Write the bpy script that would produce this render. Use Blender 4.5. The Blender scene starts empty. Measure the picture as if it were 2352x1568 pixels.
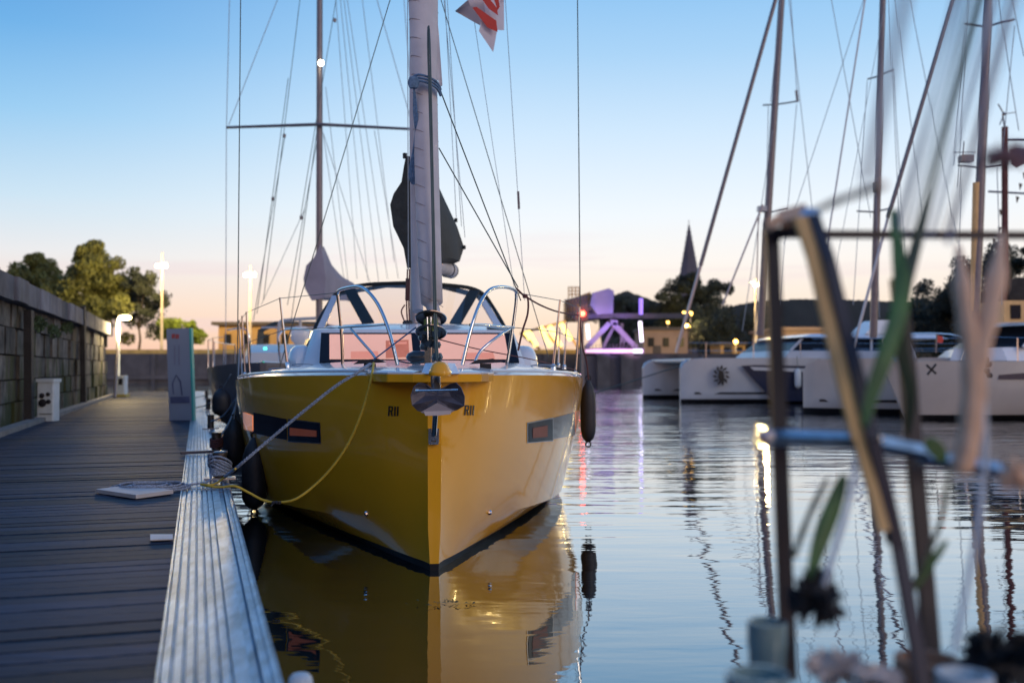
import bpy, bmesh, math, random
from mathutils import Vector, Matrix
from mathutils.bvhtree import BVHTree
R_ = math.radians
random.seed(7)
sc = bpy.context.scene
COL = sc.collection

# ------------------------------------------------------------------ camera
F = 2286.7; CX = 1176.0; CY = 784.0; CAMZ = 1.45
PITCH = math.atan(59 / F)
cam_d = bpy.data.cameras.new("camera")
cam = bpy.data.objects.new("camera", cam_d); COL.objects.link(cam)
cam.location = (0, 0, CAMZ); cam.rotation_euler = (math.pi / 2 + PITCH, 0, 0)
cam_d.lens = 35; cam_d.sensor_width = 36; cam_d.clip_start = 0.05; cam_d.clip_end = 3000
cam_d.dof.use_dof = True; cam_d.dof.focus_distance = 7.6; cam_d.dof.aperture_fstop = 1.45
sc.camera = cam

def P(x, y, d):
    cx = (x - CX) / F; cy = (CY - y) / F
    v = Vector((cx, math.cos(PITCH) - cy * math.sin(PITCH), math.sin(PITCH) + cy * math.cos(PITCH)))
    return Vector((0, 0, CAMZ)) + v * (d / v.y)

def PG(x, y, z=0.0):   # point on the level plane z seen at a pixel
    cx = (x - CX) / F; cy = (CY - y) / F
    v = Vector((cx, math.cos(PITCH) - cy * math.sin(PITCH), math.sin(PITCH) + cy * math.cos(PITCH)))
    return Vector((0, 0, CAMZ)) + v * ((z - CAMZ) / v.z)

# ------------------------------------------------------------------ world
def lin(c):
    return tuple(((v / 255) / 12.92 if v / 255 <= .04045 else ((v / 255 + .055) / 1.055) ** 2.4) for v in c) + (1,)
w = bpy.data.worlds.new("World"); sc.world = w; w.use_nodes = True
nt = w.node_tree; nt.nodes.clear(); N = nt.nodes.new; L = nt.links.new
tc = N('ShaderNodeTexCoord'); sp = N('ShaderNodeSeparateXYZ'); L(tc.outputs['Generated'], sp.inputs[0])
EXPO = .38
def ramp(stops, dim=1 / 2 ** .46):
    lin = lambda c: tuple(v * dim for v in globals()['lin'](c)[:3]) + (1,)
    r = N('ShaderNodeValToRGB'); cr = r.color_ramp
    cr.elements[0].position = stops[0][0]; cr.elements[0].color = lin(stops[0][1])
    cr.elements[1].position = stops[-1][0]; cr.elements[1].color = lin(stops[-1][1])
    for p, c in stops[1:-1]:
        e = cr.elements.new(p); e.color = lin(c)
    L(sp.outputs['Z'], r.inputs[0]); return r
front = ramp([(0, (250, 206, 174)), (.022, (254, 217, 186)), (.06, (254, 234, 214)), (.105, (252, 246, 240)), (.15, (240, 247, 253)),
              (.23, (207, 231, 252)), (.30, (170, 211, 246)), (.37, (136, 192, 240)), (.6, (86, 142, 208)), (1, (60, 104, 166))])
left = ramp([(0, (244, 186, 172)), (.022, (251, 206, 180)), (.06, (249, 222, 204)), (.105, (233, 233, 235)), (.15, (204, 227, 242)),
             (.23, (150, 202, 240)), (.30, (106, 174, 230)), (.37, (78, 148, 216)), (.6, (64, 124, 196)), (1, (60, 104, 166))])
back = ramp([(0, (214, 160, 128)), (.10, (236, 182, 150)), (.2, (206, 178, 168)), (.32, (150, 166, 192)), (.5, (100, 140, 192)), (1, (60, 104, 166))], 1)
def mapr(sock, a, b):
    m = N('ShaderNodeMapRange'); m.inputs[1].default_value = a; m.inputs[2].default_value = b
    m.interpolation_type = 'SMOOTHSTEP'; L(sock, m.inputs[0]); return m.outputs[0]
def mixc(f, a, b):
    m = N('ShaderNodeMix'); m.data_type = 'RGBA'; L(f, m.inputs[0]); L(a, m.inputs[6]); L(b, m.inputs[7]); return m.outputs[2]
c1 = mixc(mapr(sp.outputs['X'], -.02, -.52), front.outputs[0], left.outputs[0])
c2 = mixc(mapr(sp.outputs['Y'], .35, -.35), c1, back.outputs[0])
# thin streaks of cirrus near the horizon
nz = N('ShaderNodeTexNoise'); mp = N('ShaderNodeMapping'); mp.inputs['Scale'].default_value = (2.2, 2.2, 34)
L(tc.outputs['Generated'], mp.inputs[0]); L(mp.outputs[0], nz.inputs['Vector']); nz.inputs['Scale'].default_value = 1.6; nz.inputs['Detail'].default_value = 4
cl = N('ShaderNodeMapRange'); cl.inputs[1].default_value = .54; cl.inputs[2].default_value = .8; cl.inputs[3].default_value = 0; cl.inputs[4].default_value = .85
L(nz.outputs[0], cl.inputs[0])
lowm = N('ShaderNodeMapRange'); lowm.inputs[1].default_value = .16; lowm.inputs[2].default_value = .05; L(sp.outputs['Z'], lowm.inputs[0])
mu = N('ShaderNodeMath'); mu.operation = 'MULTIPLY'; L(cl.outputs[0], mu.inputs[0]); L(lowm.outputs[0], mu.inputs[1])
grey = N('ShaderNodeRGB'); grey.outputs[0].default_value = lin((206, 184, 190))
c3 = mixc(mu.outputs[0], c2, grey.outputs[0])
bg = N('ShaderNodeBackground'); bg.inputs[1].default_value = 1.0; L(c3, bg.inputs[0])
wo = N('ShaderNodeOutputWorld'); L(bg.outputs[0], wo.inputs[0])
# afterglow: very soft, weak
sd = bpy.data.lights.new("afterglow_sun", 'SUN'); sd.energy = 0.42; sd.angle = R_(24); sd.color = (1, .80, .62)
so = bpy.data.objects.new("afterglow_sun", sd); COL.objects.link(so); so.rotation_euler = (R_(70), 0, R_(44))
sc.view_settings.view_transform = 'Standard'; sc.view_settings.look = 'None'; sc.view_settings.exposure = 0.5; sc.view_settings.gamma = 1
sc.render.engine = 'CYCLES'

# ------------------------------------------------------------------ materials
def new_mat(name):
    m = bpy.data.materials.new(name); m.use_nodes = True; return m, m.node_tree, m.node_tree.nodes['Principled BSDF']
def mat(name, c, rough=.5, metal=0, var=.12, vs=6, bump=0, bs=30, coat=0, stretch=(1, 1, 1), spec=.5, emit=None, es=0):
    m, t, b = new_mat(name); c = tuple(c[:3])
    b.inputs['Roughness'].default_value = rough; b.inputs['Metallic'].default_value = metal
    b.inputs['Coat Weight'].default_value = coat; b.inputs['Coat Roughness'].default_value = .04; b.inputs['Specular IOR Level'].default_value = spec
    g = t.nodes.new('ShaderNodeNewGeometry'); mp = t.nodes.new('ShaderNodeMapping'); mp.inputs['Scale'].default_value = stretch
    t.links.new(g.outputs['Position'], mp.inputs[0])
    n = t.nodes.new('ShaderNodeTexNoise'); n.inputs['Scale'].default_value = vs; n.inputs['Detail'].default_value = 5; t.links.new(mp.outputs[0], n.inputs['Vector'])
    r = t.nodes.new('ShaderNodeValToRGB'); r.color_ramp.elements[0].position = .3; r.color_ramp.elements[1].position = .7
    r.color_ramp.elements[0].color = tuple(v * (1 - var) for v in c) + (1,); r.color_ramp.elements[1].color = tuple(min(1, v * (1 + var)) for v in c) + (1,)
    t.links.new(n.outputs[0], r.inputs[0]); t.links.new(r.outputs[0], b.inputs['Base Color'])
    if bump:
        n2 = t.nodes.new('ShaderNodeTexNoise'); n2.inputs['Scale'].default_value = bs; n2.inputs['Detail'].default_value = 4; t.links.new(mp.outputs[0], n2.inputs['Vector'])
        bp = t.nodes.new('ShaderNodeBump'); bp.inputs['Strength'].default_value = bump; bp.inputs['Distance'].default_value = .02
        t.links.new(n2.outputs[0], bp.inputs['Height']); t.links.new(bp.outputs[0], b.inputs['Normal'])
    if emit: b.inputs['Emission Color'].default_value = tuple(emit[:3]) + (1,); b.inputs['Emission Strength'].default_value = es
    return m
def emis(name, c, s):
    m, t, b = new_mat(name); b.inputs['Base Color'].default_value = tuple(c) + (1,)
    b.inputs['Emission Color'].default_value = tuple(c) + (1,); b.inputs['Emission Strength'].default_value = s; return m
def glassy(name, tint, alpha):
    m, t, b = new_mat(name); out = t.nodes['Material Output']
    gl = t.nodes.new('ShaderNodeBsdfGlossy'); gl.inputs['Roughness'].default_value = .03; gl.inputs['Color'].default_value = (.9, .9, .9, 1)
    tr = t.nodes.new('ShaderNodeBsdfTransparent'); tr.inputs[0].default_value = tuple(tint) + (1,)
    mx = t.nodes.new('ShaderNodeMixShader'); mx.inputs[0].default_value = alpha
    t.links.new(tr.outputs[0], mx.inputs[1]); t.links.new(gl.outputs[0], mx.inputs[2]); t.links.new(mx.outputs[0], out.inputs[0]); return m

M = {}
M['yellow'] = mat('yellow_gelcoat', (.80, .375, .016), .2, coat=.55, spec=.2, var=.06, vs=1.1, bump=.12, bs=3.0)
M['boot'] = mat('black_antifouling', (.008, .008, .010), .5, spec=.25, var=.3)
M['white'] = mat('white_gelcoat', (.74, .76, .78), .22, coat=.5, var=.05, vs=2)
M['hullwhite'] = mat('weathered_white_hull', (.50, .52, .54), .3, coat=.3, var=.08, vs=1.2)
M['hullcream'] = mat('cream_hull', (.50, .46, .42), .3, coat=.3, var=.08, vs=1.2)
M['greyhull'] = mat('grey_hull', (.12, .11, .12), .3, coat=.4, var=.08, vs=1.2)
M['chrome'] = mat('polished_steel', (.72, .73, .75), .13, 1, var=.04)
M['steel'] = mat('brushed_steel', (.42, .41, .42), .38, 1, var=.15, vs=14, bump=.1, bs=80)
M['anchor'] = mat('galvanised_anchor_steel', (.11, .105, .13), .5, .5, var=.22, vs=16, bump=.2, bs=60)
M['alu'] = mat('worn_aluminium', (.30, .40, .50), .36, .9, var=.38, vs=7, bump=.12, bs=40, stretch=(3, .7, 1))
M['alumast'] = mat('anodised_mast', (.36, .35, .38), .35, .6, var=.08, vs=4)
M['darkmast'] = mat('dark_grey_mast', (.16, .15, .17), .4, .5, var=.1)
M['wire'] = mat('rigging_wire', (.07, .10, .10), .5, .3, var=.1)
M['halyard'] = mat('pale_halyard', (.28, .34, .40), .7, var=.1)
M['black'] = mat('black_rubber', (.014, .014, .018), .55, var=.25, vs=12)
M['blackgloss'] = mat('black_composite', (.02, .028, .035), .3, coat=.3, var=.2)
M['cloth'] = mat('black_canvas', (.02, .026, .028), .85, var=.3, vs=9, bump=.5, bs=18)
M['sail'] = mat('white_sailcloth', (.52, .50, .52), .75, var=.08, vs=5, bump=.25, bs=12)
M['greysail'] = mat('grey_sail_cover', (.26, .25, .31), .8, var=.14, vs=2, bump=.5, bs=4)
M['frame'] = mat('dark_window_frame', (.010, .016, .028), .35, coat=0, spec=.2, var=.1)
M['cabinglass'] = mat('sky_glow_windscreen', (.50, .30, .24), .08, coat=1, var=.14, vs=3.0, emit=(1, .50, .36), es=.42)  # pink sky reflection put into the windscreen glass as emission
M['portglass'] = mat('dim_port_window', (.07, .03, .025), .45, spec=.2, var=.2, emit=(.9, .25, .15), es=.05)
M['pinkglass'] = mat('sunset_glow_window', (.6, .3, .2), .1, coat=1, var=.1, emit=(1, .5, .35), es=.42)  # sunset reflection on the aft hull windows, put in as peach emission
M['stripe'] = mat('dark_hull_stripe', (.016, .011, .016), .45, coat=0, spec=.2, var=.1)
M['clear'] = glassy('clear_vinyl', (.93, .88, .88), .10)
M['dodgerpanel'] = mat('charcoal_piping', (.016, .024, .024), .7, var=.2)
M['rope'] = mat('blue_grey_braided_rope', (.36, .42, .52), .85, var=.6, vs=110, bump=.9, bs=120)
M['ropeyellow'] = mat('yellow_rope', (.62, .42, .04), .6, var=.15, vs=60)
M['ropebrown'] = mat('dark_red_rope', (.12, .04, .035), .8, var=.2)
M['bluerope'] = mat('blue_rope', (.10, .19, .32), .8, var=.3, vs=40)
M['stone'] = mat('quay_granite', (.095, .088, .078), .9, var=.75, vs=3.6, bump=1, bs=7)
M['coping'] = mat('quay_coping', (.12, .12, .14), .85, var=.35, vs=2.2, bump=.8, bs=8)
for _k in ('stone', 'coping'):
    _t = M[_k].node_tree; _b = _t.nodes['Principled BSDF']; _src = _b.inputs['Base Color'].links[0].from_socket
    _g = _t.nodes.new('ShaderNodeNewGeometry'); _m = _t.nodes.new('ShaderNodeMix'); _m.data_type = 'RGBA'; _m.blend_type = 'MULTIPLY'; _m.inputs[0].default_value = 1
    _r = _t.nodes.new('ShaderNodeMapRange'); _r.inputs[3].default_value = .5; _r.inputs[4].default_value = 1.5; _t.links.new(_g.outputs['Random Per Island'], _r.inputs[0])
    _t.links.new(_src, _m.inputs[6]); _t.links.new(_r.outputs[0], _m.inputs[7])
    _mp = _t.nodes.new('ShaderNodeMapping'); _mp.inputs['Scale'].default_value = (1, 1, .3); _t.links.new(_g.outputs['Position'], _mp.inputs[0])
    _n = _t.nodes.new('ShaderNodeTexNoise'); _n.inputs['Scale'].default_value = 1.9; _n.inputs['Detail'].default_value = 6; _t.links.new(_mp.outputs[0], _n.inputs['Vector'])
    _sp = _t.nodes.new('ShaderNodeSeparateXYZ'); _t.links.new(_g.outputs['Position'], _sp.inputs[0])
    _h = _t.nodes.new('ShaderNodeMapRange'); _h.inputs[1].default_value = 2.5; _h.inputs[2].default_value = .5; _h.inputs[3].default_value = -.08; _h.inputs[4].default_value = .16; _t.links.new(_sp.outputs['Z'], _h.inputs[0])
    _a = _t.nodes.new('ShaderNodeMath'); _a.operation = 'ADD'; _t.links.new(_n.outputs[0], _a.inputs[0]); _t.links.new(_h.outputs[0], _a.inputs[1])
    _c = _t.nodes.new('ShaderNodeMapRange'); _c.inputs[1].default_value = .54; _c.inputs[2].default_value = .66; _t.links.new(_a.outputs[0], _c.inputs[0])
    _x = _t.nodes.new('ShaderNodeMix'); _x.data_type = 'RGBA'; _x.inputs[7].default_value = (.045, .055, .018, 1); _t.links.new(_c.outputs[0], _x.inputs[0]); _t.links.new(_m.outputs[2], _x.inputs[6]); _t.links.new(_x.outputs[2], _b.inputs['Base Color'])
M['algae'] = mat('algae_stain', (.075, .085, .03), .9, var=.5, vs=3, bump=.8, bs=12)
M['moss'] = mat('wall_plants', (.045, .075, .03), .8, var=.4)
M['concrete'] = mat('quay_concrete', (.085, .085, .095), .9, var=.3, vs=.8, bump=.4, bs=3)
M['concretel'] = mat('light_concrete', (.33, .31, .28), .9, var=.2, vs=1)
M['timber'] = mat('dark_timber_pile', (.022, .019, .018), .8, var=.4, vs=4, bump=.5)
M['kerb'] = mat('pontoon_kerb', (.22, .21, .2), .8, var=.2)
M['asphalt'] = mat('quay_asphalt', (.20, .17, .12), .9, var=.25, vs=.5)
M['leaf'] = mat('leaf_olive', (.10, .115, .026), .7, var=.45, vs=.7)
M['leafd'] = mat('leaf_dark', (.022, .032, .022), .8, var=.45, vs=.4)
M['leafg'] = mat('leaf_bright', (.13, .19, .02), .7, var=.4, vs=.8)
M['bark'] = mat('bark', (.05, .04, .03), .9, var=.3)
M['ochre'] = mat('ochre_render', (.30, .20, .09), .85, var=.12, vs=.6)
M['roofd'] = mat('dark_roof', (.05, .045, .05), .7, var=.2)
M['pale'] = mat('pale_render', (.24, .18, .15), .85, var=.15, vs=.5)
M['church'] = mat('church_slate', (.09, .09, .12), .8, var=.15, vs=.3)
M['hill'] = mat('wooded_hill', (.030, .034, .030), .95, var=.4, vs=.05)
M['boxwhite'] = mat('white_plastic', (.60, .66, .68), .45, var=.08, vs=8)
M['sign'] = mat('banner_board', (.26, .29, .35), .55, var=.06, vs=2)
M['signdark'] = mat('banner_print_blue', (.09, .10, .18), .6, var=.2)
M['teal'] = mat('teal_banner_edge', (.05, .42, .36), .5, var=.1)
M['red'] = mat('red_print', (.50, .045, .03), .6, var=.1)
M['letter'] = mat('black_lettering', (.015, .015, .015), .35, var=.1)
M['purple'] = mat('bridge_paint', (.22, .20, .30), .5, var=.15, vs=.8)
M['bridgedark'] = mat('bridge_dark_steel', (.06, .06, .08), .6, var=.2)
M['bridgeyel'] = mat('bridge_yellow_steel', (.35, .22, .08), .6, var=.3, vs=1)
M['navy'] = mat('navy_stripe', (.015, .02, .05), .3, var=.1)
M['darkglass'] = mat('tinted_glass', (.010, .014, .022), .25, coat=0, var=.1, spec=.12)
M['wood'] = mat('oiled_wood', (.70, .44, .18), .6, var=.2, vs=6, stretch=(4, 4, .5))
M['darkbar'] = mat('dark_painted_metal', (.016, .014, .02), .45, var=.2)
M['greenleaf'] = mat('green_leaf', (.05, .13, .03), .5, var=.3, vs=12)
M['darkgreen'] = mat('dark_green_leaf', (.016, .04, .022), .5, var=.3, vs=12)
M['reed'] = mat('dried_reed', (.72, .46, .30), .7, var=.12, vs=10)
M['darkflower'] = mat('dark_seed_head', (.012, .012, .014), .8, var=.3)
M['terracotta'] = mat('terracotta_pot', (.42, .22, .13), .8, var=.15)
M['glazed'] = mat('pale_glazed_pot', (.22, .32, .32), .25, coat=.6, var=.15)
M['bone'] = mat('cream_petals', (.62, .52, .46), .7, var=.2)
M['bronze'] = mat('rusty_bollard', (.12, .095, .08), .5, .7, var=.45, vs=18, bump=.4, bs=40)
M['cordblue'] = mat('faded_blue_cord', (.12, .20, .36), .7, var=.15)
M['cordolive'] = mat('olive_cane', (.10, .11, .06), .7, var=.15)
M['cordwhite'] = mat('white_cord', (.60, .66, .72), .7, var=.1)

def water_mat():
    m, t, b = new_mat('harbour_water'); out = t.nodes['Material Output']; A = t.nodes.new; K = t.links.new
    b.inputs['Base Color'].default_value = (.006, .012, .014, 1); b.inputs['Roughness'].default_value = .3; b.inputs['Specular IOR Level'].default_value = 0
    gl = A('ShaderNodeBsdfGlossy'); gl.inputs['Roughness'].default_value = .015; gl.inputs['Color'].default_value = (.90, .96, 1, 1)
    g = A('ShaderNodeNewGeometry')
    def noise(scale, st, det, rough=.5):
        mp = A('ShaderNodeMapping'); mp.inputs['Scale'].default_value = st; K(g.outputs['Position'], mp.inputs[0])
        n = A('ShaderNodeTexNoise'); n.inputs['Scale'].default_value = scale; n.inputs['Detail'].default_value = det; n.inputs['Roughness'].default_value = rough
        n.inputs['Distortion'].default_value = .3
        K(mp.outputs[0], n.inputs['Vector']); return n.outputs[0]
    n1 = noise(1.0, (.55, 2.2, 1), 1.5); n2 = noise(4.2, (.5, 1.9, 1), 2); n3 = noise(.10, (1, 1.6, 1), 2)
    # the breeze reaches the open basin, the water near the hull is calm
    sp = A('ShaderNodeSeparateXYZ'); K(g.outputs['Position'], sp.inputs[0])
    far = A('ShaderNodeMapRange'); far.inputs[1].default_value = 8; far.inputs[2].default_value = 24; far.inputs[3].default_value = .35; far.inputs[4].default_value = 2.1; K(sp.outputs['Y'], far.inputs[0])
    pat = A('ShaderNodeMapRange'); pat.inputs[1].default_value = .38; pat.inputs[2].default_value = .62; pat.inputs[3].default_value = .35; pat.inputs[4].default_value = 1.2; K(n3, pat.inputs[0])
    amp = A('ShaderNodeMath'); amp.operation = 'MULTIPLY'; K(far.outputs[0], amp.inputs[0]); K(pat.outputs[0], amp.inputs[1])
    s1 = A('ShaderNodeMath'); s1.operation = 'MULTIPLY_ADD'; s1.inputs[1].default_value = .22; K(n2, s1.inputs[0]); K(n1, s1.inputs[2])
    hh = A('ShaderNodeMath'); hh.operation = 'MULTIPLY'; K(s1.outputs[0], hh.inputs[0]); K(amp.outputs[0], hh.inputs[1])
    bp = A('ShaderNodeBump'); bp.inputs['Strength'].default_value = 1; bp.inputs['Distance'].default_value = .022; K(hh.outputs[0], bp.inputs['Height'])
    K(bp.outputs[0], gl.inputs['Normal'])
    lw = A('ShaderNodeLayerWeight'); lw.inputs[0].default_value = .5
    mr = A('ShaderNodeMath'); mr.operation = 'POWER'; mr.inputs[1].default_value = 2.0; K(lw.outputs['Facing'], mr.inputs[0])
    mx = A('ShaderNodeMixShader'); K(mr.outputs[0], mx.inputs[0]); K(b.outputs[0], mx.inputs[1]); K(gl.outputs[0], mx.inputs[2]); K(mx.outputs[0], out.inputs[0]); return m
M['water'] = water_mat()

def plank_mat():
    m, t, b = new_mat('weathered_decking'); A = t.nodes.new; K = t.links.new
    g = A('ShaderNodeNewGeometry'); mp = A('ShaderNodeMapping'); mp.inputs['Rotation'].default_value = (0, 0, R_(-17.5)); mp.inputs['Scale'].default_value = (1.2, 26, 1)
    K(g.outputs['Position'], mp.inputs[0]); n = A('ShaderNodeTexNoise'); n.inputs['Scale'].default_value = 2; n.inputs['Detail'].default_value = 6; K(mp.outputs[0], n.inputs['Vector'])
    r = A('ShaderNodeValToRGB'); r.color_ramp.elements[0].position = .3; r.color_ramp.elements[0].color = (.005, .011, .027, 1); r.color_ramp.elements[1].position = .75; r.color_ramp.elements[1].color = (.021, .041, .088, 1)
    K(n.outputs[0], r.inputs[0])
    mm = A('ShaderNodeMix'); mm.data_type = 'RGBA'; mm.blend_type = 'MULTIPLY'; mm.inputs[0].default_value = 1; K(r.outputs[0], mm.inputs[6])
    cr = A('ShaderNodeMapRange'); cr.inputs[3].default_value = .4; cr.inputs[4].default_value = 1.5; K(g.outputs['Random Per Island'], cr.inputs[0]); K(cr.outputs[0], mm.inputs[7])
    K(mm.outputs[2], b.inputs['Base Color']); b.inputs['Roughness'].default_value = .62; b.inputs['Specular IOR Level'].default_value = .3
    bp = A('ShaderNodeBump'); bp.inputs['Strength'].default_value = .5; bp.inputs['Distance'].default_value = .006; K(n.outputs[0], bp.inputs['Height']); K(bp.outputs[0], b.inputs['Normal']); return m
M['plank'] = plank_mat()

# ------------------------------------------------------------------ mesh builder
V = Vector
class MB:
    def __init__(s): s.v = []; s.f = []; s.m = []
    def quadgrid(s, rows, mi=0, closed=False):
        n = len(rows[0]); b = len(s.v)
        for r in rows: s.v += [V(p) for p in r]
        for i in range(len(rows) - 1):
            for j in range(n if closed else n - 1):
                k = (j + 1) % n
                s.f.append((b + i * n + j, b + i * n + k, b + (i + 1) * n + k, b + (i + 1) * n + j)); s.m.append(mi)
        return s
    def ngon(s, pts, mi=0):
        b = len(s.v); s.v += [V(p) for p in pts]; s.f.append(tuple(range(b, b + len(pts)))); s.m.append(mi); return s
    def loft(s, rings, caps=True, mi=0):
        s.quadgrid(rings, mi, True)
        if caps: s.ngon(rings[0], mi); s.ngon(rings[-1], mi)
        return s
    def tube(s, pts, r, n=7, mi=0, caps=True, flat=1):
        pts = [V(p) for p in pts]; k = len(pts)
        if not hasattr(r, '__len__'): r = [r] * k
        rings = []; up = V((0, 0, 1))
        t0 = (pts[1] - pts[0]).normalized()
        a = t0.cross(up if abs(t0.z) < .9 else V((1, 0, 0))).normalized()
        for i, p in enumerate(pts):
            t = (pts[min(i + 1, k - 1)] - pts[max(i - 1, 0)]).normalized()
            a = (a - t * a.dot(t)).normalized(); bb = t.cross(a)
            rings.append([p + a * math.cos(2 * math.pi * j / n) * r[i] + bb * math.sin(2 * math.pi * j / n) * r[i] * flat for j in range(n)])
        return s.loft(rings, caps, mi)
    def box(s, c, sx, sy, sz, ax=V((1, 0, 0)), ay=V((0, 1, 0)), az=V((0, 0, 1)), mi=0):
        c = V(c); ax = V(ax); ay = V(ay); az = V(az); q = []
        for k in (-.5, .5):
            q.append([c + ax * sx * i + ay * sy * j + az * sz * k for i, j in ((-.5, -.5), (.5, -.5), (.5, .5), (-.5, .5))])
        return s.loft(q, True, mi)
    def beam(s, p, q, wd, th, mi=0, side=V((1, 0, 0))):
        p = V(p); q = V(q); t = (q - p); l = t.length; t.normalize(); a = (side - t * side.dot(t)).normalized(); bb = t.cross(a)
        return s.box((p + q) / 2, l, wd, th, t, a, bb, mi)
    def prism(s, poly, vec, mi=0):
        poly = [V(p) for p in poly]; vec = V(vec); return s.loft([poly, [p + vec for p in poly]], True, mi)
    def lathe(s, c, prof, n=20, mi=0, axis=V((0, 0, 1))):
        c = V(c); axis = V(axis).normalized(); a = axis.orthogonal().normalized(); bb = axis.cross(a)
        return s.loft([[c + axis * z + (a * math.cos(2 * math.pi * j / n) + bb * math.sin(2 * math.pi * j / n)) * r for j in range(n)] for r, z in prof], True, mi)
    def ball(s, c, r, n=12, mi=0, sq=(1, 1, 1), jit=0):
        c = V(c); rings = []
        for i in range(1, n // 2):
            th = math.pi * i / (n // 2)
            rings.append([c + V((math.sin(th) * math.cos(2 * math.pi * j / n) * r * sq[0], math.sin(th) * math.sin(2 * math.pi * j / n) * r * sq[1], math.cos(th) * r * sq[2])) * (1 + random.uniform(-jit, jit)) for j in range(n)])
        return s.loft(rings, True, mi)
    def build(s, name, mt, parent=None, smooth=False, label=None, angle=None):
        me = bpy.data.meshes.new(name); org = V((0, 0, 0))
        if parent is not None:
            p = parent
            while p is not None: org = org + p.location; p = p.parent
        else:
            xs = [v.x for v in s.v]; ys = [v.y for v in s.v]; zs = [v.z for v in s.v]
            org = V(((min(xs) + max(xs)) / 2, (min(ys) + max(ys)) / 2, min(zs)))
        me.from_pydata([tuple(v - org) for v in s.v], [], s.f)
        for x in (mt if isinstance(mt, (list, tuple)) else [mt]): me.materials.append(x if not isinstance(x, str) else M[x])
        for i, pl in enumerate(me.polygons): pl.material_index = s.m[i]
        bm = bmesh.new(); bm.from_mesh(me); bmesh.ops.remove_doubles(bm, verts=bm.verts, dist=1e-5) if smooth else None
        bmesh.ops.recalc_face_normals(bm, faces=bm.faces)
        if smooth:
            an = R_(angle or 40)
            for f_ in bm.faces: f_.smooth = True
            for e in bm.edges:
                if len(e.link_faces) == 2 and e.calc_face_angle(0) > an: e.smooth = False
        bm.to_mesh(me); bm.free()
        o = bpy.data.objects.new(name, me); COL.objects.link(o)
        if parent is not None: o.parent = parent
        else: o.location = org
        if label: o['label'] = label
        return o
def tag(o, label=None, cat=None, group=None, kind=None):
    if label: o['label'] = label
    if cat: o['category'] = cat
    if group: o['group'] = group
    if kind: o['kind'] = kind
    return o
def thing(name, loc, label=None, cat=None, group=None, kind=None):
    o = bpy.data.objects.new(name, None); COL.objects.link(o); o.location = loc; o.empty_display_size = .2
    return tag(o, label, cat, group, kind)
def copy_tree(o, parent=None):
    c = o.copy(); COL.objects.link(c); c.parent = parent
    for ch in list(o.children): copy_tree(ch, c)
    return c
def tubes(name, m, parent, paths, r, n=6, smooth=True):
    b = MB()
    for p in paths: b.tube(p, r, n)
    return b.build(name, m, parent, smooth)
def spline(pts, n=8):
    pts = [V(p) for p in pts]; out = []
    for i in range(len(pts) - 1):
        p0 = pts[max(i - 1, 0)]; p1 = pts[i]; p2 = pts[i + 1]; p3 = pts[min(i + 2, len(pts) - 1)]
        for k in range(n):
            t = k / n
            out.append(.5 * ((2 * p1) + (p2 - p0) * t + (2 * p0 - 5 * p1 + 4 * p2 - p3) * t * t + (3 * p1 - p0 - 3 * p2 + p3) * t ** 3))
    out.append(pts[-1]); return out
def PS(lst): return [P(*q) for q in lst]
def lerp(a, b, t): return a + (b - a) * t
def itp(xs, ys, x):
    if x <= xs[0]: return ys[0]
    for i in range(len(xs) - 1):
        if x <= xs[i + 1]: return lerp(ys[i], ys[i + 1], (x - xs[i]) / (xs[i + 1] - xs[i]))
    return ys[-1]

# ================================================================== SETTING
wb = MB(); wb.quadgrid([[(-400, -60, 0), (400, -60, 0)], [(-400, 700, 0), (400, 700, 0)]])
tag(wb.build('water', 'water'), kind='structure')
bb_ = MB(); bb_.quadgrid([[(-420, -70, -3), (420, -70, -3)], [(-420, 900, -3), (420, 900, -3)]])
tag(bb_.build('ground', 'concrete'), kind='structure')

# pontoon frame of reference: right hand edge line, direction U, inward normal NN
O0 = V((.269, 0, 0)); U = V((-.3157, 1, 0)).normalized(); NN = V((-U.y, U.x, 0))
if NN.x > 0: NN = -NN
ZD = .5
def D(s, n, z=ZD): return O0 + U * s + NN * n + V((0, 0, z))
pont = thing('pontoon', D(0, 1.4, 0), kind='structure')
LEN = 41.5; WP = 2.8
b = MB(); s_ = -8
while s_ < LEN:
    wd = .128 + random.uniform(-.006, .006); dz = random.uniform(-.003, .003)
    b.box(D(s_ + wd / 2, (.37 + WP) / 2, ZD - .016 + dz), WP - .372, wd, .03, NN, U)
    s_ += wd + random.choice((.010, .012, .015, .020))
b.build('planking', 'plank', pont)
prof = [(.0, -.10), (.0, -.004), (.012, 0), (.028, 0), (.030, -.007), (.040, -.007), (.042, 0), (.058, 0), (.062, -.03), (.090, -.03), (.093, .002), (.142, .002)]
nn = .142
for i in range(6):
    prof += [(nn + .002, -.016), (nn + .009, -.016), (nn + .011, 0), (nn + .035, 0)]; nn += .036
prof += [(nn + .001, -.006), (nn + .004, .010), (.372, .010), (.374, -.10)]
b = MB(); s_ = -.5
JN = [-8, -5.6, -1.2, 3.6, 8.25, 13.0, 17.8, 22.6, 27.4, 32.2, 37, LEN]
for i in range(len(JN) - 1):
    a0 = JN[i] + .006; a1 = JN[i + 1] - .006; dz = (-.004, .003, 0)[i % 3]
    b.loft([[D(a0, n_, ZD + z_ + dz) for n_, z_ in prof], [D(a1, n_, ZD + z_ + dz) for n_, z_ in prof]])
b.build('edge_rail', 'alu', pont)
b = MB(); b.box(D(LEN / 2 - 7, WP + .10, ZD + .01), .2, LEN + 14, .12, NN, U); b.build('kerb', 'kerb', pont)
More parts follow.
